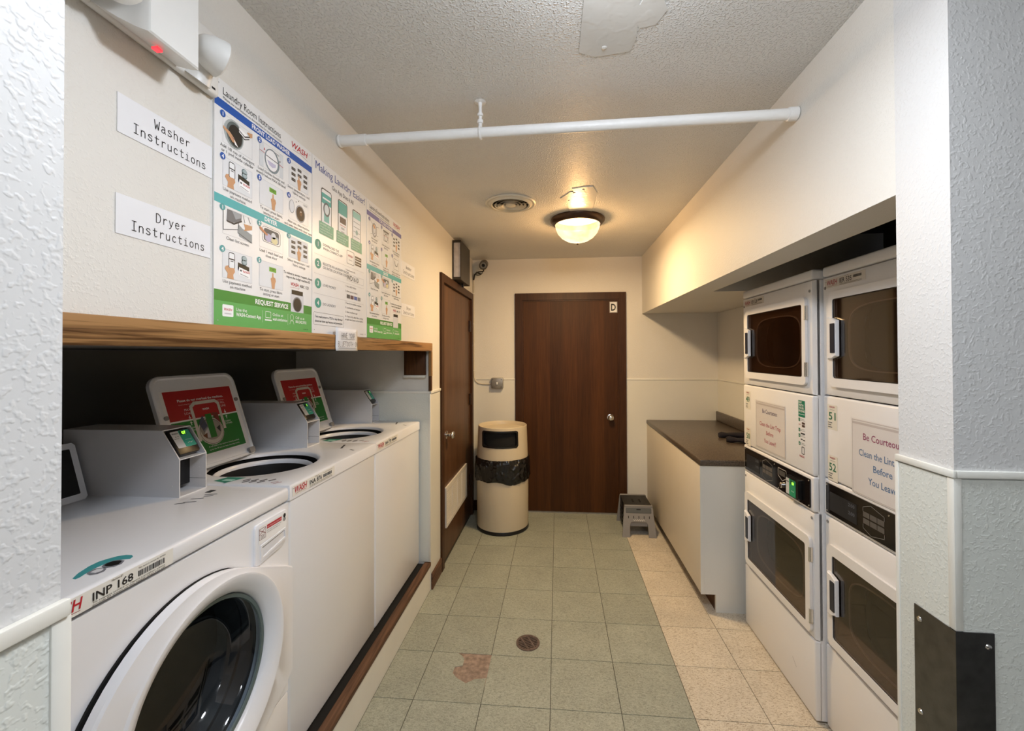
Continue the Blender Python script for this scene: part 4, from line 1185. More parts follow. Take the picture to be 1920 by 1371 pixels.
mx = N.new('ShaderNodeMixShader'); mx.inputs[0].default_value = .6
L.new(tr.outputs[0], mx.inputs[1]); L.new(em.outputs[0], mx.inputs[2]); L.new(mx.outputs[0], out.inputs[0])
bm = B(); lathe(bm, [(.154, -.038), (.150, -.062), (.136, -.096), (.110, -.126), (.076, -.147), (.040, -.158), (.0005, -.162)], FZ(), 56); obj('glass_bowl', bm, m, la, 'lit cream alabaster glass bowl', 60)
bm = B(); lathe(bm, [(.0005, -.178), (.007, -.175), (.010, -.168), (.008, -.163), (.0005, -.161)], FZ(), 16); obj('finial', bm, BRONZE, la)
ll = point_light('ceiling_lamp_light', (lpx, lpy, HC - .105), 18, (1, .60, .27), .035)
disc_light('ceiling_lamp_light_down', (lpx, lpy, HC - .10), 38, (1, .78, .49), .22)

vt = thing('ceiling_vent', 'round cream ceiling vent with concentric rings, left of the ceiling lamp', 'vent', (-.283, 2.575, HC))
bm = B(); lathe(bm, [(.115, -.0005), (.152, -.0005), (.155, -.006), (.148, -.012), (.135, -.010), (.118, -.020), (.110, -.014), (.115, -.0005)], FZ(), 56); obj('outer_ring', bm, VENTW, vt)
for r, z in ((.095, -.016), (.074, -.018), (.053, -.020)):
    bm = B(); lathe(bm, [(r - .010, -.006), (r + .002, z), (r + .003, z - .002), (r - .008, -.008)], FZ(), 48); obj('cone_ring', bm, VENTW, vt)
bm = B(); lathe(bm, [(.030, -.010), (.032, -.018), (.020, -.022), (.0005, -.022)], FZ(), 32); obj('centre_cap', bm, VENTW, vt)
bm = B(); lathe(bm, [(.116, -.0015), (.0005, -.0016)], FZ(), 40); obj('dark_throat', bm, BLACKM, vt)
for a in (0, PI / 2):
    bm = B(); d = Vector((math.cos(a), math.sin(a), 0)) * .112; tube(bm, [Vector((0, 0, -.008)) - d, Vector((0, 0, -.008)) + d], .002, 6); obj('spoke', bm, VENTW, vt)

pp0, pp1 = Vector((XL, 1.548, 2.357)), Vector((XR, 1.492, 2.345))
pp = thing('ceiling_pipe', 'white painted pipe spanning the room below the ceiling', 'pipe', (0, 1.52, 2.351))
off = Vector((0, 1.52, 2.351)); dv = (pp1 - pp0).normalized()
a0, a1 = pp0 - off + dv * .002, pp1 - off - dv * .002
bm = B(); tube(bm, [a0, a1], .0185, 20); obj('pipe', bm, PIPEW, pp)
bm = B(); tube(bm, [a0, a0 + dv * .006, a0 + dv * .010, a0 + dv * .055, a0 + dv * .110, a0 + dv * .112], [.022, .0235, .0205, .0205, .0215, .0185], 20); obj('coupling', bm, PIPEW, pp)
bm = B(); tube(bm, [a1 - dv * .030, a1 - dv * .028, a1], [.0185, .022, .0225], 20); obj('coupling', bm, PIPEW, pp)
hx = (-.279 - pp0.x) / (pp1.x - pp0.x); hp = pp0 + (pp1 - pp0) * hx - off
bm = B(); loops = []
tube(bm, [hp + dv.cross(Vector((0, 0, 1))) * .0205 * math.cos(q) + Vector((0, 0, .0205 * math.sin(q))) for q in [2 * PI * i / 24 for i in range(25)]], .0045, 8, False)
hg = obj('hanger_ring', bm, PIPEW, pp)
zc_ = HC - .0005 - off.z
bm = B(); tube(bm, [hp + Vector((0, 0, .020)), hp + Vector((0, 0, .034)), hp + Vector((0, 0, .035)), hp + Vector((0, 0, .046)), hp + Vector((0, 0, .047)), hp + Vector((0, 0, .06)), hp + Vector((0, 0, .061)), hp + Vector((0, 0, .070)), hp + Vector((0, 0, .071)), (hp.x, hp.y, zc_ - .02), (hp.x, hp.y, zc_ - .004), (hp.x, hp.y, zc_ - .003), (hp.x, hp.y, zc_)],
                  [.007, .007, .011, .011, .006, .006, .011, .011, .006, .006, .008, .016, .022], 14); obj('hanger_rod', bm, PIPEW, hg)

# =================================================================== LEFT WALL FITTINGS
el = thing('emergency_light', 'white twin head emergency light on the left wall above the paper signs', 'emergency light', (XL, .785, 2.158))
bm = B(); box(bm, .0005, .022, -.205, .166, .0, .150, .010, 3); obj('base', bm, EMLW, el)
bm = B(); K2 = 10
loft(bm, [[Vector(q) for q in lp2] for lp2 in (
    [(.022, -.120, .002), (.022, .050, .002), (.022, .050, .150), (.022, -.120, .150)],
    [(.050, -.100, -.012), (.050, .038, -.012), (.050, .038, .150), (.050, -.100, .150)],
    [(.074, -.088, -.022), (.074, .031, -.022), (.074, .031, .148), (.074, -.088, .148)],
    [(.090, -.082, -.026), (.090, .028, -.026), (.090, .028, .147), (.090, -.082, .147)],
    [(.093, -.078, -.023), (.093, .024, -.023), (.093, .024, .144), (.093, -.078, .144)])], True)
obj('battery_case', bm, EMLW, el)
bx('status_light', ink_mat((255, 60, 70), .8), el, .052, .064, -.038, -.026, -.0250, -.0205)
for yy, zz, hv, c in ((.100, .045, Vector((.42, .88, -.16)), Vector((.064, .088, .056))), (-.150, .03, Vector((.70, -.10, -.55)), Vector((.078, -.132, .040)))):
    hv.normalize(); u = hv.cross(Vector((0, 0, 1))).normalized(); v = u.cross(hv)
    bm = B(); tube(bm, [(.012, yy, .012), (.030, yy, zz - .005), c - hv * .018], [.034, .026, .014], 16); arm = obj('lamp_neck', bm, EMLW, el, None, 60)
    bm = B(); lathe(bm, [(.0005, -.034), (.014, -.032), (.027, -.022), (.036, -.004), (.040, .014), (.041, .022), (.038, .024), (.033, .027), (.018, .031), (.0005, .032)], Fr(c, u, v, hv), 32); obj('lamp_head', bm, EMLW, el, None, 50)
for yy in (-.165, .140): bx('clip_slot', BLACKP, el, .0215, .0225, yy, yy + .010, .012, .017)


def sign(name, y0, y1, z0, z1, label, lines, group):
    t = thing(name, label, 'sign', (XL, y0, z0), 0, group)
    obj('paper', box(B(), .0005, .0013, 0, y1 - y0, 0, z1 - z0), PAPER, t)
    k = Ink(FX(.0014), t, 'lettering', .0001)
    for s, v, h, ad in lines: k.strokes(BLACK, s, (y1 - y0) / 2 + .006, v, h, ad, .0017)
    k.done()


WI = lambda a: [(a, .0445, .0185, .79), ('Instructions', .0135, .0185, .79)]
sign('paper_sign', .729, .950, 1.966, 2.042, 'white paper sign reading Washer Instructions, nearest under the emergency light', WI('Washer'), 'paper signs')
sign('paper_sign', .727, .946, 1.772, 1.849, 'white paper sign reading Dryer Instructions, nearest above the oak fascia', WI('Dryer'), 'paper signs')
sign('paper_sign', 2.196, 2.409, 1.966, 2.044, 'white paper sign reading Washer Instructions, at the far edge of the posters', WI('Washer'), 'paper signs')
sign('paper_sign', 2.196, 2.409, 1.749, 1.815, 'white paper sign reading Dryer Instructions, at the far edge of the posters', [('Dryer', .037, .0165, .85), ('Instructions', .0105, .0165, .88)], 'paper signs')

# handwritten note hanging over the fascia
nt_ = thing('handwritten_note', 'handwritten paper note taped over the oak fascia below the posters', 'note', (XL + .023, 1.480, 1.553))
bm = B(); cols_ = 8
Vv = []
for r_ in range(7):
    z = .087 * r_ / 6; row = []
    for c_ in range(cols_ + 1):
        u = .168 * c_ / cols_; row.append(bm.verts.new((.0012 + .004 * math.sin(PI * c_ / cols_) * (.6 if r_ < 4 else 1) + (0 if r_ > 0 else .002) - (.008 if r_ == 6 else 0) * 0, u + .003 * (r_ / 6), z)))
    Vv.append(row)
for a, b in zip(Vv[:-1], Vv[1:]):
    for i in range(cols_): bm.faces.new((a[i], a[i + 1], b[i + 1], b[i]))
np_ = obj('paper', bm, PAPER, nt_); md = np_.modifiers.new('thickness', 'SOLIDIFY'); md.thickness = .0004
k = Ink(FX(.0060), nt_, 'lettering', .0001)
INKB = (70, 72, 82)
k.strokes(INKB, 'HAVE YOUR', .086, .049, .019, .62, .0014); k.strokes(INKB, 'BLUETOOTH ON', .086, .016, .019, .68, .0014)
k.line(INKB, [(.032, .044), (.138, .045)], .0012, 2); k.line(INKB, [(.014, .011), (.150, .011)], .0012, 2)
k.done()

# ------------------------------------------------------------------ posters
PT = .01     # one print unit is a centimetre


def hand(k, P, u, v, s, up=True):
    k.poly(SKIN, [P(u - .10 * s, v - .9 * s), P(u + .16 * s, v - .9 * s), P(u + .22 * s, v - .35 * s), P(u + .30 * s, v - .1 * s), P(u + .24 * s, v + .18 * s), P(u + .06 * s, v + .24 * s), P(u + .04 * s, v + .62 * s), P(u - .07 * s, v + .62 * s), P(u - .09 * s, v + .2 * s), P(u - .24 * s, v + .05 * s), P(u - .18 * s, v - .3 * s)], 5)
    for q in (.02, .11, .19): k.line((150, 105, 75), [P(u + q * s, v + .16 * s), P(u + (q + .02) * s, v - .06 * s)], .02 * s * PT * 2, 6)


def picture(k, kind, u0, v0, w, h):
    P = lambda a, b: ((u0 + a * w) * PT, (v0 + b * h) * PT)
    S = w * PT
    def rc(c, a, b, c2, d, lay=2, r=0): (x0, y0), (x1, y1) = P(a, b), P(c2, d); k.rect(c, x0, y0, x1, y1, lay, r)
    def ln(c, pts, wd_, lay=3): k.line(c, [P(*p) for p in pts], wd_ * S, lay)
    bg = (226, 228, 231)
    if kind in ('pay', 'buttons', 'start'): rc(bg, 0, 0, 1, 1, 2)
    k.frame((170, 172, 176), *P(0, 0), *P(1, 1), .0005, 3)
    if kind == 'pods':
        k.disc((170, 176, 176), *P(.36, .50), .33 * S, .36 * S, 3); k.disc((95, 105, 105), *P(.38, .50), .28 * S, .32 * S, 4); k.disc((28, 28, 28), *P(.40, .48), .23 * S, .27 * S, 5)
        k.poly(SKIN, [P(-.0, .58), P(.22, .50), P(.34, .38), P(.44, .22), P(.30, .20), P(.14, .40), P(-.0, .50)], 7); k.poly((245, 245, 245), [P(.34, .34), P(.50, .12), P(.38, .16)], 8)
        k.poly((70, 85, 140), [P(.24, .40), P(.34, .34), (P(.38, .28))], 8)
        k.poly((250, 250, 250), [P(.52, .72), P(.52, .90), P(.80, .80), P(.90, .95), P(.70, .62)], 7); ln((40, 40, 42), [(.52, .78), (.72, .68), (.9, .8)], .025, 8)
        ln((40, 40, 42), [(.52, .70), (.72, .58), (.88, .70)], .02, 8)
        k.poly(SKIN, [P(.80, .92), P(1.0, .99), P(1.0, .84), P(.92, .78)], 8)
    elif kind == 'load':
        rc((214, 218, 222), 0, 0, .16, 1, 2); rc((214, 218, 222), .84, 0, 1, 1, 2)
        k.disc((125, 142, 150), *P(.52, .46), .32 * S, .34 * S, 3); k.disc((240, 240, 242), *P(.50, .47), .28 * S, .31 * S, 4)
        k.ellipse((90, 95, 105), *P(.50, .47), .27 * S, .30 * S, .014 * S, 5)
        k.poly((195, 190, 215), [P(.30, .40), P(.68, .40), P(.66, .28), P(.52, .20), P(.38, .24)], 5)
        ln((70, 72, 78), [(.26, .56), (.74, .52)], .022, 6); ln((190, 60, 70), [(-.0, .62), (.20, .60)], .014, 6); ln((190, 60, 70), [(.80, .52), (1.0, .50)], .014, 6)
        k.poly((190, 40, 50), [P(.16, .72), P(.22, .72), P(.19, .82)], 6); k.poly((60, 60, 60), [P(.82, .68), P(.88, .68), P(.85, .60)], 6)
        ln((140, 145, 150), [(.64, .90), (.82, .90)], .014); ln((140, 145, 150), [(.64, .86), (.82, .86)], .014)
    elif kind == 'buttons':
        for r in range(3):
            for c_ in range(3):
                if (r, c_) == (2, 1): continue
                x, y = .10 + c_ * .31 + .02, .70 - r * .24 + (.10 if c_ == 1 else 0)
                rc((38, 38, 40), x, y, x + .20, y + .13, 3); ln((120, 120, 120), [(x + .03, y + .065), (x + .17, y + .065)], .02, 4)
        hand(k, lambda a, b: P(a, b), .50, .34, .42)
    elif kind == 'pay':
        a, b = P(.19, .36); c_, d_ = P(.40, .94); k.rect((30, 30, 32), a, b, c_, d_, 3, .028 * S * 2); a, b = P(.21, .39); c_, d_ = P(.38, .91); k.rect((238, 240, 242), a, b, c_, d_, 4, .03 * S)
        ln((60, 60, 64), [(.21, .70), (.38, .70)], .03, 5); ln((60, 60, 64), [(.26, .63), (.34, .63)], .02, 5)
        k.poly(SKIN, [P(.10, .42), P(.19, .46), P(.19, .38), P(.38, .40), P(.40, .28), P(.34, .16), P(.36, 0), P(.14, 0), P(.16, .18), P(.06, .32)], 6)
        for q in (0, 1): k.disc((110, 130, 135), *P(.72, .84 - q * .13), .10 * S, .085 * S, 4); k.disc((165, 182, 186), *P(.735, .855 - q * .13), .075 * S, .06 * S, 5)
        k.poly((32, 36, 34), [P(.50, .66), P(.90, .58), P(.90, .36), P(.50, .44)], 4); k.poly((250, 250, 250), [P(.54, .50), P(.92, .42), P(.92, .14), P(.54, .22)], 5)
        k.poly((40, 60, 110), [P(.50, .50), P(.53, .50), P(.53, .36), P(.50, .38)], 4)
        k.text(RED, 'WASH', *P(.66, .33), .09 * S, bold=.02, lay=6); k.poly((70, 70, 74), [P(.57, .42), P(.63, .41), P(.63, .35), P(.57, .36)], 6)
        ln((120, 120, 125), [(.58, .26), (.86, .20)], .015, 6)
    elif kind == 'start':
        rc((112, 172, 62), .40, .66, .70, .84, 3); k.text((40, 60, 40), 'START', *P(.55, .72), .09 * S, 'C', lay=4, w=.20 * S)
        hand(k, lambda a, b: P(a, b), .56, .36, .42)
    elif kind == 'machine':
        k.disc((222, 224, 228), *P(.14, .56), .12 * S, .20 * S, 3); k.ellipse((120, 122, 128), *P(.14, .56), .12 * S, .20 * S, .012 * S, 4)
        k.disc((160, 160, 164), *P(.58, .42), .25 * S, .27 * S, 3); k.disc((62, 50, 46), *P(.58, .42), .21 * S, .23 * S, 4); k.disc((110, 80, 60), *P(.60, .46), .08 * S, .09 * S, 5); k.disc((245, 245, 245), *P(.60, .52), .02 * S, None, 6, 8)
        ln((140, 145, 150), [(.74, .93), (.94, .93)], .014); ln((140, 145, 150), [(.74, .88), (.94, .88)], .014)
        k.disc((60, 60, 64), *P(.36, .86), .02 * S, None, 3, 8); k.disc((60, 60, 64), *P(.48, .95), .025 * S, .015 * S, 3, 8)
    elif kind == 'lint':
        k.poly((112, 114, 118), [P(.14, .98), P(.12, .52), P(.22, .48), P(.5, .62), P(.62, .74), P(.62, 1.0)], 3); k.poly((160, 164, 168), [P(.30, .98), P(.42, .70), P(.60, .84), P(.60, 1.0)], 4)
        ln((60, 58, 60), [(.14, .52), (.36, .50), (.62, .72)], .035, 5); ln((110, 112, 116), [(.02, .98), (.02, .14), (.50, .34)], .016, 4)
        k.poly((150, 156, 158), [P(.54, .10), P(.52, .56), P(1.0, .34), P(1.0, 0), P(.96, .0)], 4); ln((70, 72, 76), [(.52, .62), (.50, .22), (1.0, .0)], .016, 5)
        k.poly((240, 242, 244), [P(.54, .54), P(.66, .44), P(.80, .42), P(.92, .36), P(1, .34), P(1, .52), P(.7, .62)], 5)
        k.poly(SKIN, [P(.70, .66), P(1.0, .70), P(1.0, .54), P(.86, .46), P(.70, .38), P(.74, .48)], 6)
        ln((80, 82, 88), [(.68, .98), (.74, .72)], .014, 5); ln((80, 82, 88), [(.86, .98), (.94, .78)], .014, 5)
    elif kind == 'dryload':
        a, b = P(.12, .28); c_, d_ = P(.88, .94); k.frame((120, 120, 126), a, b, c_, d_, .014 * S, 3, .09 * S)
        a, b = P(.18, .34); c_, d_ = P(.82, .88); k.rect((92, 94, 98), a, b, c_, d_, 3, .07 * S); a, b = P(.22, .36); c_, d_ = P(.80, .66); k.rect((176, 180, 186), a, b, c_, d_, 4, .05 * S)
        k.disc((190, 182, 208), *P(.36, .50), .13 * S, .12 * S, 5); k.disc((225, 214, 168), *P(.62, .46), .14 * S, .10 * S, 5); k.disc((214, 216, 220), *P(.58, .66), .10 * S, .09 * S, 5)
        k.poly((205, 140, 105), [P(-.0, .90), P(.16, .76), P(.34, .62), P(.30, .56), P(.06, .70), P(-.0, .76)], 7)
    elif kind == 'pour':
        ln((90, 92, 96), [(.05, .95), (.45, .70), (.95, .80)], .014); k.disc((150, 150, 154), *P(.5, .46), .25 * S, .32 * S, 3); k.disc((222, 222, 226), *P(.5, .46), .19 * S, .25 * S, 4); k.poly(SKIN, [P(.3, .75), P(.5, .80), P(.62, .60), P(.42, .55)], 6)
        k.ellipse((80, 82, 88), *P(.5, .46), .12 * S, .15 * S, .02 * S, 5); ln((90, 92, 96), [(.10, .12), (.9, .2)], .012)
    elif kind == 'topfill':
        rc((90, 92, 96), .18, .80, .84, .92, 3); a, b = P(.22, .20); c_, d_ = P(.80, .74); k.frame((110, 112, 118), a, b, c_, d_, .014 * S, 3, .05 * S); k.ellipse((150, 152, 158), *P(.5, .46), .18 * S, .16 * S, .03 * S, 4); ln((190, 60, 60), [(.2, .55), (.8, .55)], .012, 5)
    elif kind == 'topopen':
        a, b = P(.18, .12); c_, d_ = P(.86, .88); k.frame((110, 112, 118), a, b, c_, d_, .014 * S, 3, .04 * S); ln((60, 60, 64), [(.30, .70), (.40, .40), (.62, .40), (.74, .68)], .035, 4)


def poster_frame(name, y0, w, label, tilt=0):
    t = thing(name, label, 'poster', (XL, y0, 1.613), 0, 'instruction posters')
    obj('board', box(B(), .0008, .0046, 0, w, 0, .61), POSTER, t)
    return t, Ink(FX(.0047), t, 'print', .00012)


def instr_poster(y0, label, top):
    WP = .408; t, k = poster_frame('instruction_poster', y0, WP, label)
    c = lambda v: v * PT
    tcol = BLUE if top == 'FRONT' else (105, 105, 165)
    k.text(BLACK, 'Laundry Room Instructions', c(2.6), c(57.7), .026, w=c(22)); k.text((70, 72, 78), 'Please see instructions on the machine for more information', c(2.6), c(56.6), .0095, w=c(22.5))
    logo(k, c(29.9), c(57.9), c(8.5), .026); k.line((120, 60, 70), [(c(30.5), c(57.2)), (c(34), c(57.5)), (c(38.3), c(57.0))], .0009, 2)
    k.rect(tcol, 0, c(54.0), WP, c(56.1), 1); k.text(WHITE, top + ' LOAD WASHER', c(20.8), c(54.5), .0175, 'C', bold=.025, w=c(16.4))
    k.rect(TEAL, 0, c(30.2), WP, c(32.4), 1); k.text(WHITE, 'DRYER', c(20.4), c(30.75), .0175, 'C', bold=.03)
    us = (2.6, 15.6, 28.6); wz = 10.1
    cap = lambda a, u, v: [k.text((50, 50, 54), s, c(u + wz / 2), c(v - i * 1.15), .0115, 'C') for i, s in enumerate(a)]
    num = lambda n, u, v, col: (k.disc(col, c(u - .1), c(v), c(.85), c(.85), 8, 20), k.text(WHITE, str(n), c(u - .1), c(v - .5), .0135, 'C', bold=.03, lay=10))
    if top == 'FRONT':
        r1 = (('pods', ('Add 1/8 cup of detergent', 'or 1 pod inside cylinder')), ('load', ('Load clothes loosely and', 'evenly below MAX fill level')), ('buttons', ('Select temperature / soil', '/ fabric settings')))
        r2 = (('pay', ('Use payment method', 'on machine')), ('start', ('To start, press fabric', 'setting or start')), ('machine', ('After use, clean machine', 'and keep clean with door open')))
    else:
        r1 = (('pour', ('Add detergent', 'into the tub')), ('topfill', ('Load clothes below', 'the fill line')), ('buttons', ('Select temperature', '/ fabric settings')))
        r2 = (('pay', ('Use payment method', 'on machine')), ('start', ('To start, press', 'setting or start')), ('topopen', ('After use, leave lid open', 'and keep machine clean')))
    r3 = (('lint', ('Clean lint screen',)), ('dryload', ('Load 1 wash load and', 'close door')), ('buttons', ('Select temperature / soil', '/ fabric settings')))
    r4 = (('pay', ('Use payment method', 'on machine')), ('start', ('To start, press fabric', 'setting or start')))
    n = 1
    for row, vb, vt, col in ((r1, 45.8, 52.9, tcol), (r2, 35.1, 42.3, tcol), (r3, 23.0, 29.6, (84, 160, 160)), (r4, 12.0, 19.2, (84, 160, 160))):
        if row is r3: n = 1
        for u, (kd, cp_) in zip(us, row):
            picture(k, kd, u, vb, wz, vt - vb); cap(cp_, u, vb - 1.25); num(n, u, vt - .1, col); n += 1
    for i, s in enumerate(('To submit a service request, please', 'report the 6-digit machine ID')): k.text(BLACK, s, c(33.6), c(17.6 - i * 1.2), .0105, 'C', bold=.012)
    k.text(RED, 'WASH', c(29.6), c(14.3), .015, bold=.02, shear=.2, w=c(4)); k.text(BLACK, 'ABC 123', c(34.2), c(14.3), .013, bold=.01, w=c(4.8)); k.line((190, 80, 85), [(c(29.2), c(13.7)), (c(34), c(13.9)), (c(33), c(13.2))], .0006, 2)
    k.rect(DGREEN, 0, c(6.1), WP, c(8.8), 1); k.rect(GREEN, 0, 0, WP, c(6.1), 1)
    k.text(WHITE, 'REQUEST SERVICE', c(28.3), c(6.75), .0185, 'R', bold=.03, w=c(14.2))
    k.rect((214, 216, 222), c(29.6), c(6.1), c(36.2), c(12.0), 3); k.rect((25, 25, 28), c(30.0), c(11.6), c(35.8), c(13.0), 4)
    if top == 'FRONT': k.disc((120, 122, 126), c(32.9), c(8.6), c(2.4), c(2.4), 4); k.disc((40, 40, 42), c(32.9), c(8.5), c(2.0), c(2.1), 5)
    k.rect(WHITE, c(2.6), c(2.3), c(6.2), c(5.3), 2, .003); logo(k, c(3.1), c(3.8), c(2.7), .009); k.text(GREY, 'connect', c(4.4), c(2.9), .007, 'C')
    k.text(WHITE, 'Use the', c(7.1), c(4.0), .0125); k.text(WHITE, 'WASH-Connect App', c(7.1), c(2.7), .0135, bold=.02, w=c(9.2))
    k.line(WHITE, [(c(17), c(1.8)), (c(17), c(5.2))], .0006, 2); k.line(WHITE, [(c(28.2), c(1.8)), (c(28.2), c(5.2))], .0006, 2)
    k.frame(WHITE, c(18.2), c(3.3), c(20.4), c(5.0), .0012, 2); k.rect(WHITE, c(17.9), c(2.4), c(20.8), c(2.8), 2)
    k.text(WHITE, 'Online at', c(21.2), c(4.0), .0125); k.text(WHITE, 'wash.com/service', c(21.2), c(2.7), .0128, bold=.015, w=c(6.6))
    k.ellipse(WHITE, c(30.2), c(4.3), c(.8), c(.9), .0012, 2); k.line(WHITE, [(c(29.2), c(2.2)), (c(29.5), c(3.2)), (c(30.9), c(3.2)), (c(31.2), c(2.2))], .0012, 2)
    k.text(WHITE, 'Call us at', c(32.0), c(4.0), .0125); k.text(WHITE, '800.342.5932', c(32.0), c(2.7), .0122, bold=.015, w=c(5.8))
    k.text((40, 60, 40), 'DUAL-001', c(36.2), c(.7), .006)
    for u, v in ((1.2, 59.8), (39.6, 59.8), (1.2, 1.2)): k.disc((150, 152, 156), c(u), c(v), .0018, None, 3, 8)
    k.done()
    return t


instr_poster(.953, 'instruction poster with a blue front load washer band, nearest of the three posters', 'FRONT')
instr_poster(1.777, 'instruction poster with a violet top load washer band, farthest of the three posters', 'TOP')

t, k = poster_frame('app_poster', 1.3645, .409, 'white poster headed Making Laundry Easier with three phones, middle of the three posters')
c = lambda v: v * PT
NAV = (40, 70, 150)
k.text(NAV, 'Making Laundry Easier!', c(1.9), c(57.0), .040, w=c(37.2)); k.text((60, 62, 70), 'One App Does It All', c(20.8), c(53.6), .024, 'C', w=c(16.2))
GB = (120, 180, 150)
for i, (u0, u1) in enumerate(((5.4, 12.3), (16.8, 24.0), (28.2, 35.5))):
    k.rect((40, 42, 46), c(u0), c(38.5), c(u1), c(51.9), 2, .010); k.rect((240, 242, 244), c(u0 + .35), c(38.5), c(u1 - .35), c(51.5), 3, .008)
    k.rect((80, 170, 165) if i != 2 else (150, 205, 200), c(u0 + .35), c(46.5 if i < 2 else 48.6), c(u1 - .35), c(50.2 if i == 0 else 51.3), 4)
    if i == 0:
        k.disc((90, 100, 110), c(8.9), c(44.8), c(2.2), c(2.5), 5); k.disc((215, 225, 230), c(8.9), c(44.8), c(1.5), c(1.8), 6); k.rect((120, 190, 185), c(7.2), c(40.2), c(10.6), c(43.2), 4); k.line(WHITE, [(c(6.5), c(48.4)), (c(11.2), c(48.4))], .006, 6)
    if i == 1:
        k.rect((90, 80, 84), c(18.2), c(43.2), c(22.8), c(45.6), 5); k.line((200, 90, 90), [(c(18.4), c(42.4)), (c(22.4), c(42.4))], .002, 5)
        for q in range(2): k.rect((180, 182, 186), c(19.2), c(39.4 + q * 1.5), c(21.6), c(40.2 + q * 1.5), 5)
    if i == 2:
        for r in range(4): k.line((170, 174, 180), [(c(29.2), c(41 + r * 2)), (c(34.4), c(41 + r * 2))], .003, 5)
        k.disc((150, 180, 180), c(31.8), c(43), c(1.0), c(1.0), 6)
    a, b = ((4.2, 13.6), (15.8, 24.9), (27.0, 36.3))[i]
    k.rect(GB, c(a), c(35.1), c(b), c(39.6), 7)
    for r in range(4): k.text((225, 240, 230), ('LAUNDRY VIEW', 'Check status of', 'machines before you', 'head to the laundry')[r] if i == 0 else ('ADD FUNDS', 'Load money and pay', 'from your phone', 'any time of day')[r] if i == 1 else ('MAKE REQUESTS', 'Report machine', 'problems directly', 'from the app')[r], c(a + .5), c(38.5 - r * .95), .0095, lay=9)
SE = (50, 150, 135)
for i, (v, ls) in enumerate(((31.1, ('DOWNLOAD THE', 'WASH-CONNECT APP')), (24.3, ('REGISTER IN LAUNDRY ROOM', 'OR ENTER LOCATION CODE')), (17.4, ('LOAD MONEY',)), (10.6, ('DO LAUNDRY',)))):
    k.disc(SE, c(3.5), c(v), c(1.95), c(1.75), 2, 28); k.text(WHITE, str(i + 1), c(3.5), c(v - .75), .023, 'C', bold=.02, lay=4)
    for q, s in enumerate(ls): k.text((95, 97, 104), s, c(6.6), c(v + (.2 if len(ls) > 1 else -.5) - q * 1.35), .0135)
    if i < 3: k.line((165, 165, 168), [(c(1.1), c(v - 3.6)), (c(38.3), c(v - 3.6))], .0006, 2)
k.frame((60, 62, 70), c(23.6), c(28.8), c(29.6), c(34.0), .0016, 3, .006); logo(k, c(24.6), c(31.6), c(4), .013); k.text(GREY, 'connect', c(26.6), c(30.2), .009, 'C')
for q in range(2): k.rect((70, 58, 54), c(30.4), c(31.4 - q * 2.1), c(35.9), c(33.1 - q * 2.1), 3, .002); k.line((225, 220, 215), [(c(31.9), c(32.2 - q * 2.1)), (c(35.2), c(32.2 - q * 2.1))], .0035, 4); k.disc((225, 220, 215), c(31.1), c(32.2 - q * 2.1), c(.4), None, 4, 8)
k.text((70, 70, 74), '1. Enter location code', c(22.6), c(25.8), .009); k.frame((120, 120, 124), c(23.5), c(21.9), c(37.9), c(24.6), .0006, 2); k.text(BLACK, 'WD1610', c(23.8), c(22.3), .028, bold=.01, w=c(9.5))
k.text((60, 60, 64), '1. Select ADD FUNDS', c(22.6), c(19.3), .0095); k.text((60, 60, 64), '2. Enter payment method', c(22.6), c(17.4), .0095)
for q, cl in enumerate(((70, 72, 80), (90, 60, 75), (70, 95, 165), (130, 130, 136))): k.rect(cl, c(23.6 + q * 3), c(14.9), c(26.2 + q * 3), c(16.4), 3)
for q, s in enumerate(('1. Search for available machines', '2. Load laundry and detergent', '3. Select machine to pay', '4. If start is lit, select fabric setting', '    or push start button on the machine')): k.text((55, 55, 60), s, c(22.4), c(12.6 - q * (1.75 if q < 4 else 1.62)), .0100, w=c((13.5, 12.6, 10, 15, 15)[q]))
k.frame((70, 72, 80), c(.9), c(3.0), c(21.1), c(7.3), .0008, 3, .004); k.text((40, 42, 52), 'Text washconnect to 77233 to stay informed', c(1.7), c(5.5), .0112, w=c(18.4), bold=.01); k.text((40, 42, 52), 'about our latest app features and promotions', c(1.7), c(4.0), .0112, w=c(18.4), bold=.01)
k.text(GREY, 'WCA-2021', c(35), c(.9), .006)
for u, v in ((1.2, 59.8), (39.6, 59.8), (1.2, 1.2), (39.6, 1.2)): k.disc((150, 152, 156), c(u), c(v), .0018, None, 3, 8)
k.done()

# ------------------------------------------------------------------ box over the left door
wbx = thing('wall_box', 'dark metal wall box with a pale end panel, above the left door', 'wall box', (XL, 3.47, 2.13))
bm = B(); ring(bm, rrect(.002, 0, .072, .315, .003, 1), rrect(.012, .022, .066, .296, .002, 1), Fr((0, 0, 0), (1, 0, 0), (0, 0, 1), (0, -1, 0)), .0, .172)
box(bm, .0025, .0715, .0005, .172, .0005, .3145)
obj('casing', bm, mat('dark_bronze_casing', (.030, .024, .018), .35, .3), wbx)
obj('end_panel', box(B(), .012, .066, -.166, -.160, .022, .296), mat('pale_grey_diffuser', (.48, .46, .48), .4, var=(25, .15)), wbx)
obj('mount_stem', box(B(), .030, .046, .03, .046, -.03, -.0005), BLACKP, wbx)

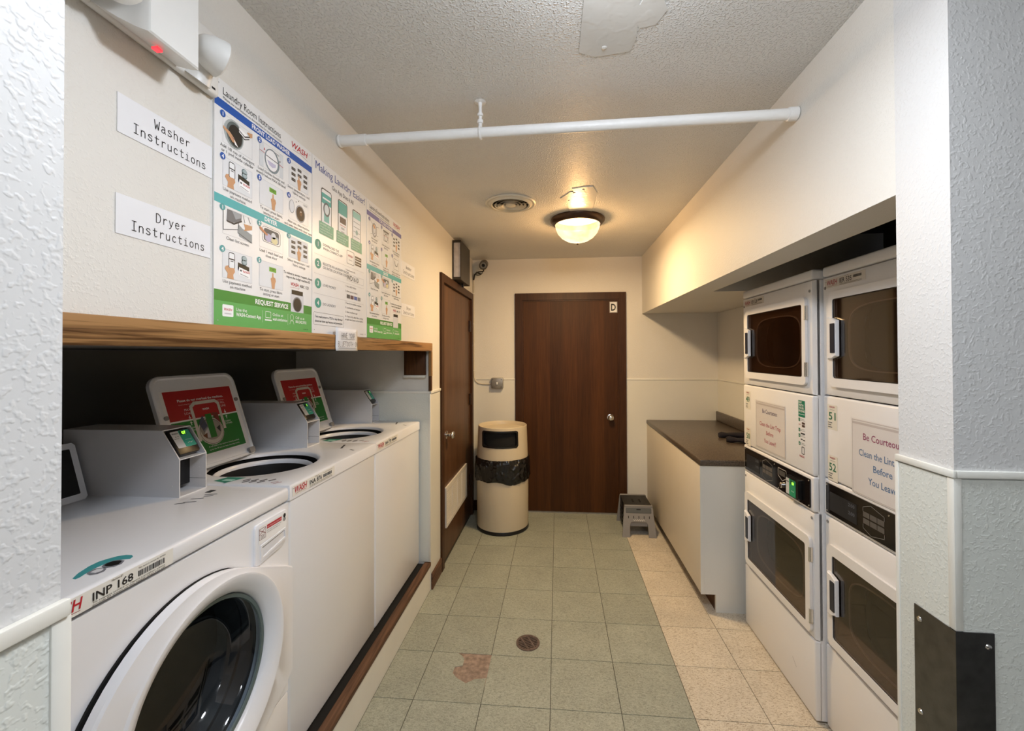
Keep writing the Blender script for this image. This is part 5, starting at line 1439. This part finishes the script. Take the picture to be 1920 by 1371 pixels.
# ------------------------------------------------------------------ security camera, plate, conduit, switch
sc = thing('security_camera', 'grey bullet security camera in the far left ceiling corner', 'security camera', (-.775, YB, 2.30))
obj('mount_plate', box(B(), -.040, .035, -.006, -.0005, -.005, .105, .002), TRIM, sc)
bm = B(); tube(bm, [(-.03, -.006, .028), (-.01, -.06, .028), (.02, -.10, .030), (.072, -.125, .030)], .006, 10); tube(bm, [(.072, -.125, .030), (.072, -.125, .058)], .006, 10); obj('bracket_arm', bm, BLACKP, sc)
cdir = Vector((.05, -.9, -.38)).normalized(); u = cdir.cross(Vector((0, 0, 1))).normalized(); v = u.cross(cdir); cpos = Vector((.072, -.115, .095))
bm = B(); lathe(bm, [(.0005, -.075), (.030, -.073), (.034, -.06), (.035, .030), (.0005, .031)], Fr(cpos, u, v, cdir), 28); cb = obj('camera_body', bm, mat('grey_camera_shell', (.14, .12, .095), .4, .4), sc)
bm = B(); lathe(bm, [(.040, -.05), (.040, .045), (.036, .045), (.0345, .03), (.0345, -.05), (.040, -.05)], Fr(cpos, u, v, cdir), 28); obj('sun_hood', bm, mat('grey_camera_shell', (.14, .12, .095), .4, .4), cb)
bm = B(); ring(bm, circ(0, 0, .030, None, 24), circ(0, 0, .016, None, 24), Fr(cpos, u, v, cdir), .0312, .034); obj('lens_ring', bm, GALV, cb)
bm = B(); lathe(bm, [(.016, .0312), (.013, .036), (.0005, .038)], Fr(cpos, u, v, cdir), 20); obj('lens', bm, BLACKG, cb)
bm = B(); tube(bm, [(.062, -.122, .028), (.055, -.12, .008), (.03, -.10, .0), (.0, -.05, .004), (-.02, -.012, .018)], .004, 8); obj('camera_cable', bm, BLACKP, sc)
bm = B(); tube(bm, [(-.045, -.02, -.03), (-.03, -.05, .01), (-.005, -.06, .035), (.01, -.05, .028), (.03, -.03, .022)], .008, 8); obj('cable_bundle', bm, BLACKP, sc)
for yy in (.04, .075): bx('screw', GALV, sc, .02, .03, -.009, -.006, yy, yy + .01)

cdt = thing('wall_conduit', 'thin cream conduit running down the far left corner to the grey switch', 'conduit', (-.822, YB, 1.25))
pts = [(0, -.009, 1.08), (0, -.009, .10), (.004, -.009, .055), (.018, -.009, .018), (.045, -.010, -.002), (.09, -.012, -.010), (.170, -.014, -.010)]
bm = B(); tube(bm, pts, .006, 10); obj('tube', bm, mat('cream_conduit', (.60, .54, .43), .45), cdt)
for z in (.88, .58, .12): bx('strap', TRIM, cdt, -.010, .012, -.018, -.0045, z, z + .008, bev=.001)
sw = thing('switch_box', 'grey metal switch box on the far wall left of the dark door', 'switch', (-.586, YB, 1.252))
obj('box', box(B(), -.058, .058, -.050, -.0095, -.052, .052, .006), GALV, sw)
obj('cover_plate', box(B(), -.052, .052, -.053, -.0505, -.046, .046, .001), GALV, sw)
obj('toggle', box(B(), -.006, .006, -.066, -.0535, -.012, .012, .002), PLASTIC, sw)
for xx in (-.042, .042):
    for zz in (-.036, .036): bm = B(); lathe(bm, [(.005, 0), (.004, .002), (.0005, .003)], FB(xx, -.053, zz), 8); obj('screw', bm, STEEL, sw)

ds = thing('door_sign', 'small white plate with a black letter D on the dark door', 'sign', (.538, YB - .0302, 1.982))
obj('plate', box(B(), -.036, .036, -.003, .0, -.052, .052), PAPER, ds)
k = Ink(FB(0, -.0031, 0), ds, 'letter', .0002); k.frame((40, 42, 44), -.033, -.049, .033, .049, .002, 1); k.text(BLACK, 'D', 0, -.032, .092, 'C', bold=.03, w=.046); k.done()
ds.location = (.538, YB + .006 - .012, 1.982)

# ------------------------------------------------------------------ corner guard on the pillar
cg = thing('corner_guard', 'dark steel corner guard screwed to the foot of the near right pillar', 'corner guard', (XR, YP0, 0))
bm = B(); prism(bm, [(-.0065, .094), (-.0065, -.0065), (.066, -.0065), (.066, -.0045), (-.0045, -.0045), (-.0045, .094)], FZ(), .003, .972); obj('angle_plate', bm, STEEL, cg, smooth=0)
for z in (.945, .74, .5):
    bm = B(); lathe(bm, [(.006, 0), (.005, .002), (.0005, .003)], FB(.054, -.0066, z), 10); obj('screw', bm, CHROME, cg)
    bm = B(); lathe(bm, [(.006, 0), (.005, .002), (.0005, .003)], Fr((-.0066, .080, z), (0, -1, 0), (0, 0, 1), (-1, 0, 0)), 10); obj('screw', bm, CHROME, cg)

# ------------------------------------------------------------------ floor drain
dn = thing('floor_drain', 'round brownish floor drain grate set in a green tile', 'drain', (-.163, 2.258, 0))
bm = B(); prism(bm, circ(0, 0, .060, None, 32), FZ(), .0002, .0008); obj('drain_well', bm, BLACKM, dn)
bm = B(); ring(bm, circ(0, 0, .063, None, 40), circ(0, 0, .051, None, 40), FZ(), .0002, .0035); obj('ring', bm, RUST, dn)
ca, sa = math.cos(math.radians(28)), math.sin(math.radians(28))
for i in range(-4, 5):
    w_ = i * .0118; ln_ = math.sqrt(max(.0525 ** 2 - w_ ** 2, 0))
    Q = [(-ln_, w_ - .0032), (ln_, w_ - .0032), (ln_, w_ + .0032), (-ln_, w_ + .0032)]
    bm = B(); prism(bm, [(x * ca - y * sa, x * sa + y * ca) for x, y in Q], FZ(), .0010, .0030); obj('grate_bar', bm, RUST, dn, smooth=0)
for w_ in (-.018, .018):
    Q = [(w_ - .004, -.050), (w_ + .004, -.050), (w_ + .004, .050), (w_ - .004, .050)]
    bm = B(); prism(bm, [(x * ca - y * sa, x * sa + y * ca) for x, y in Q], FZ(), .0011, .0031); obj('grate_bar', bm, RUST, dn, smooth=0)
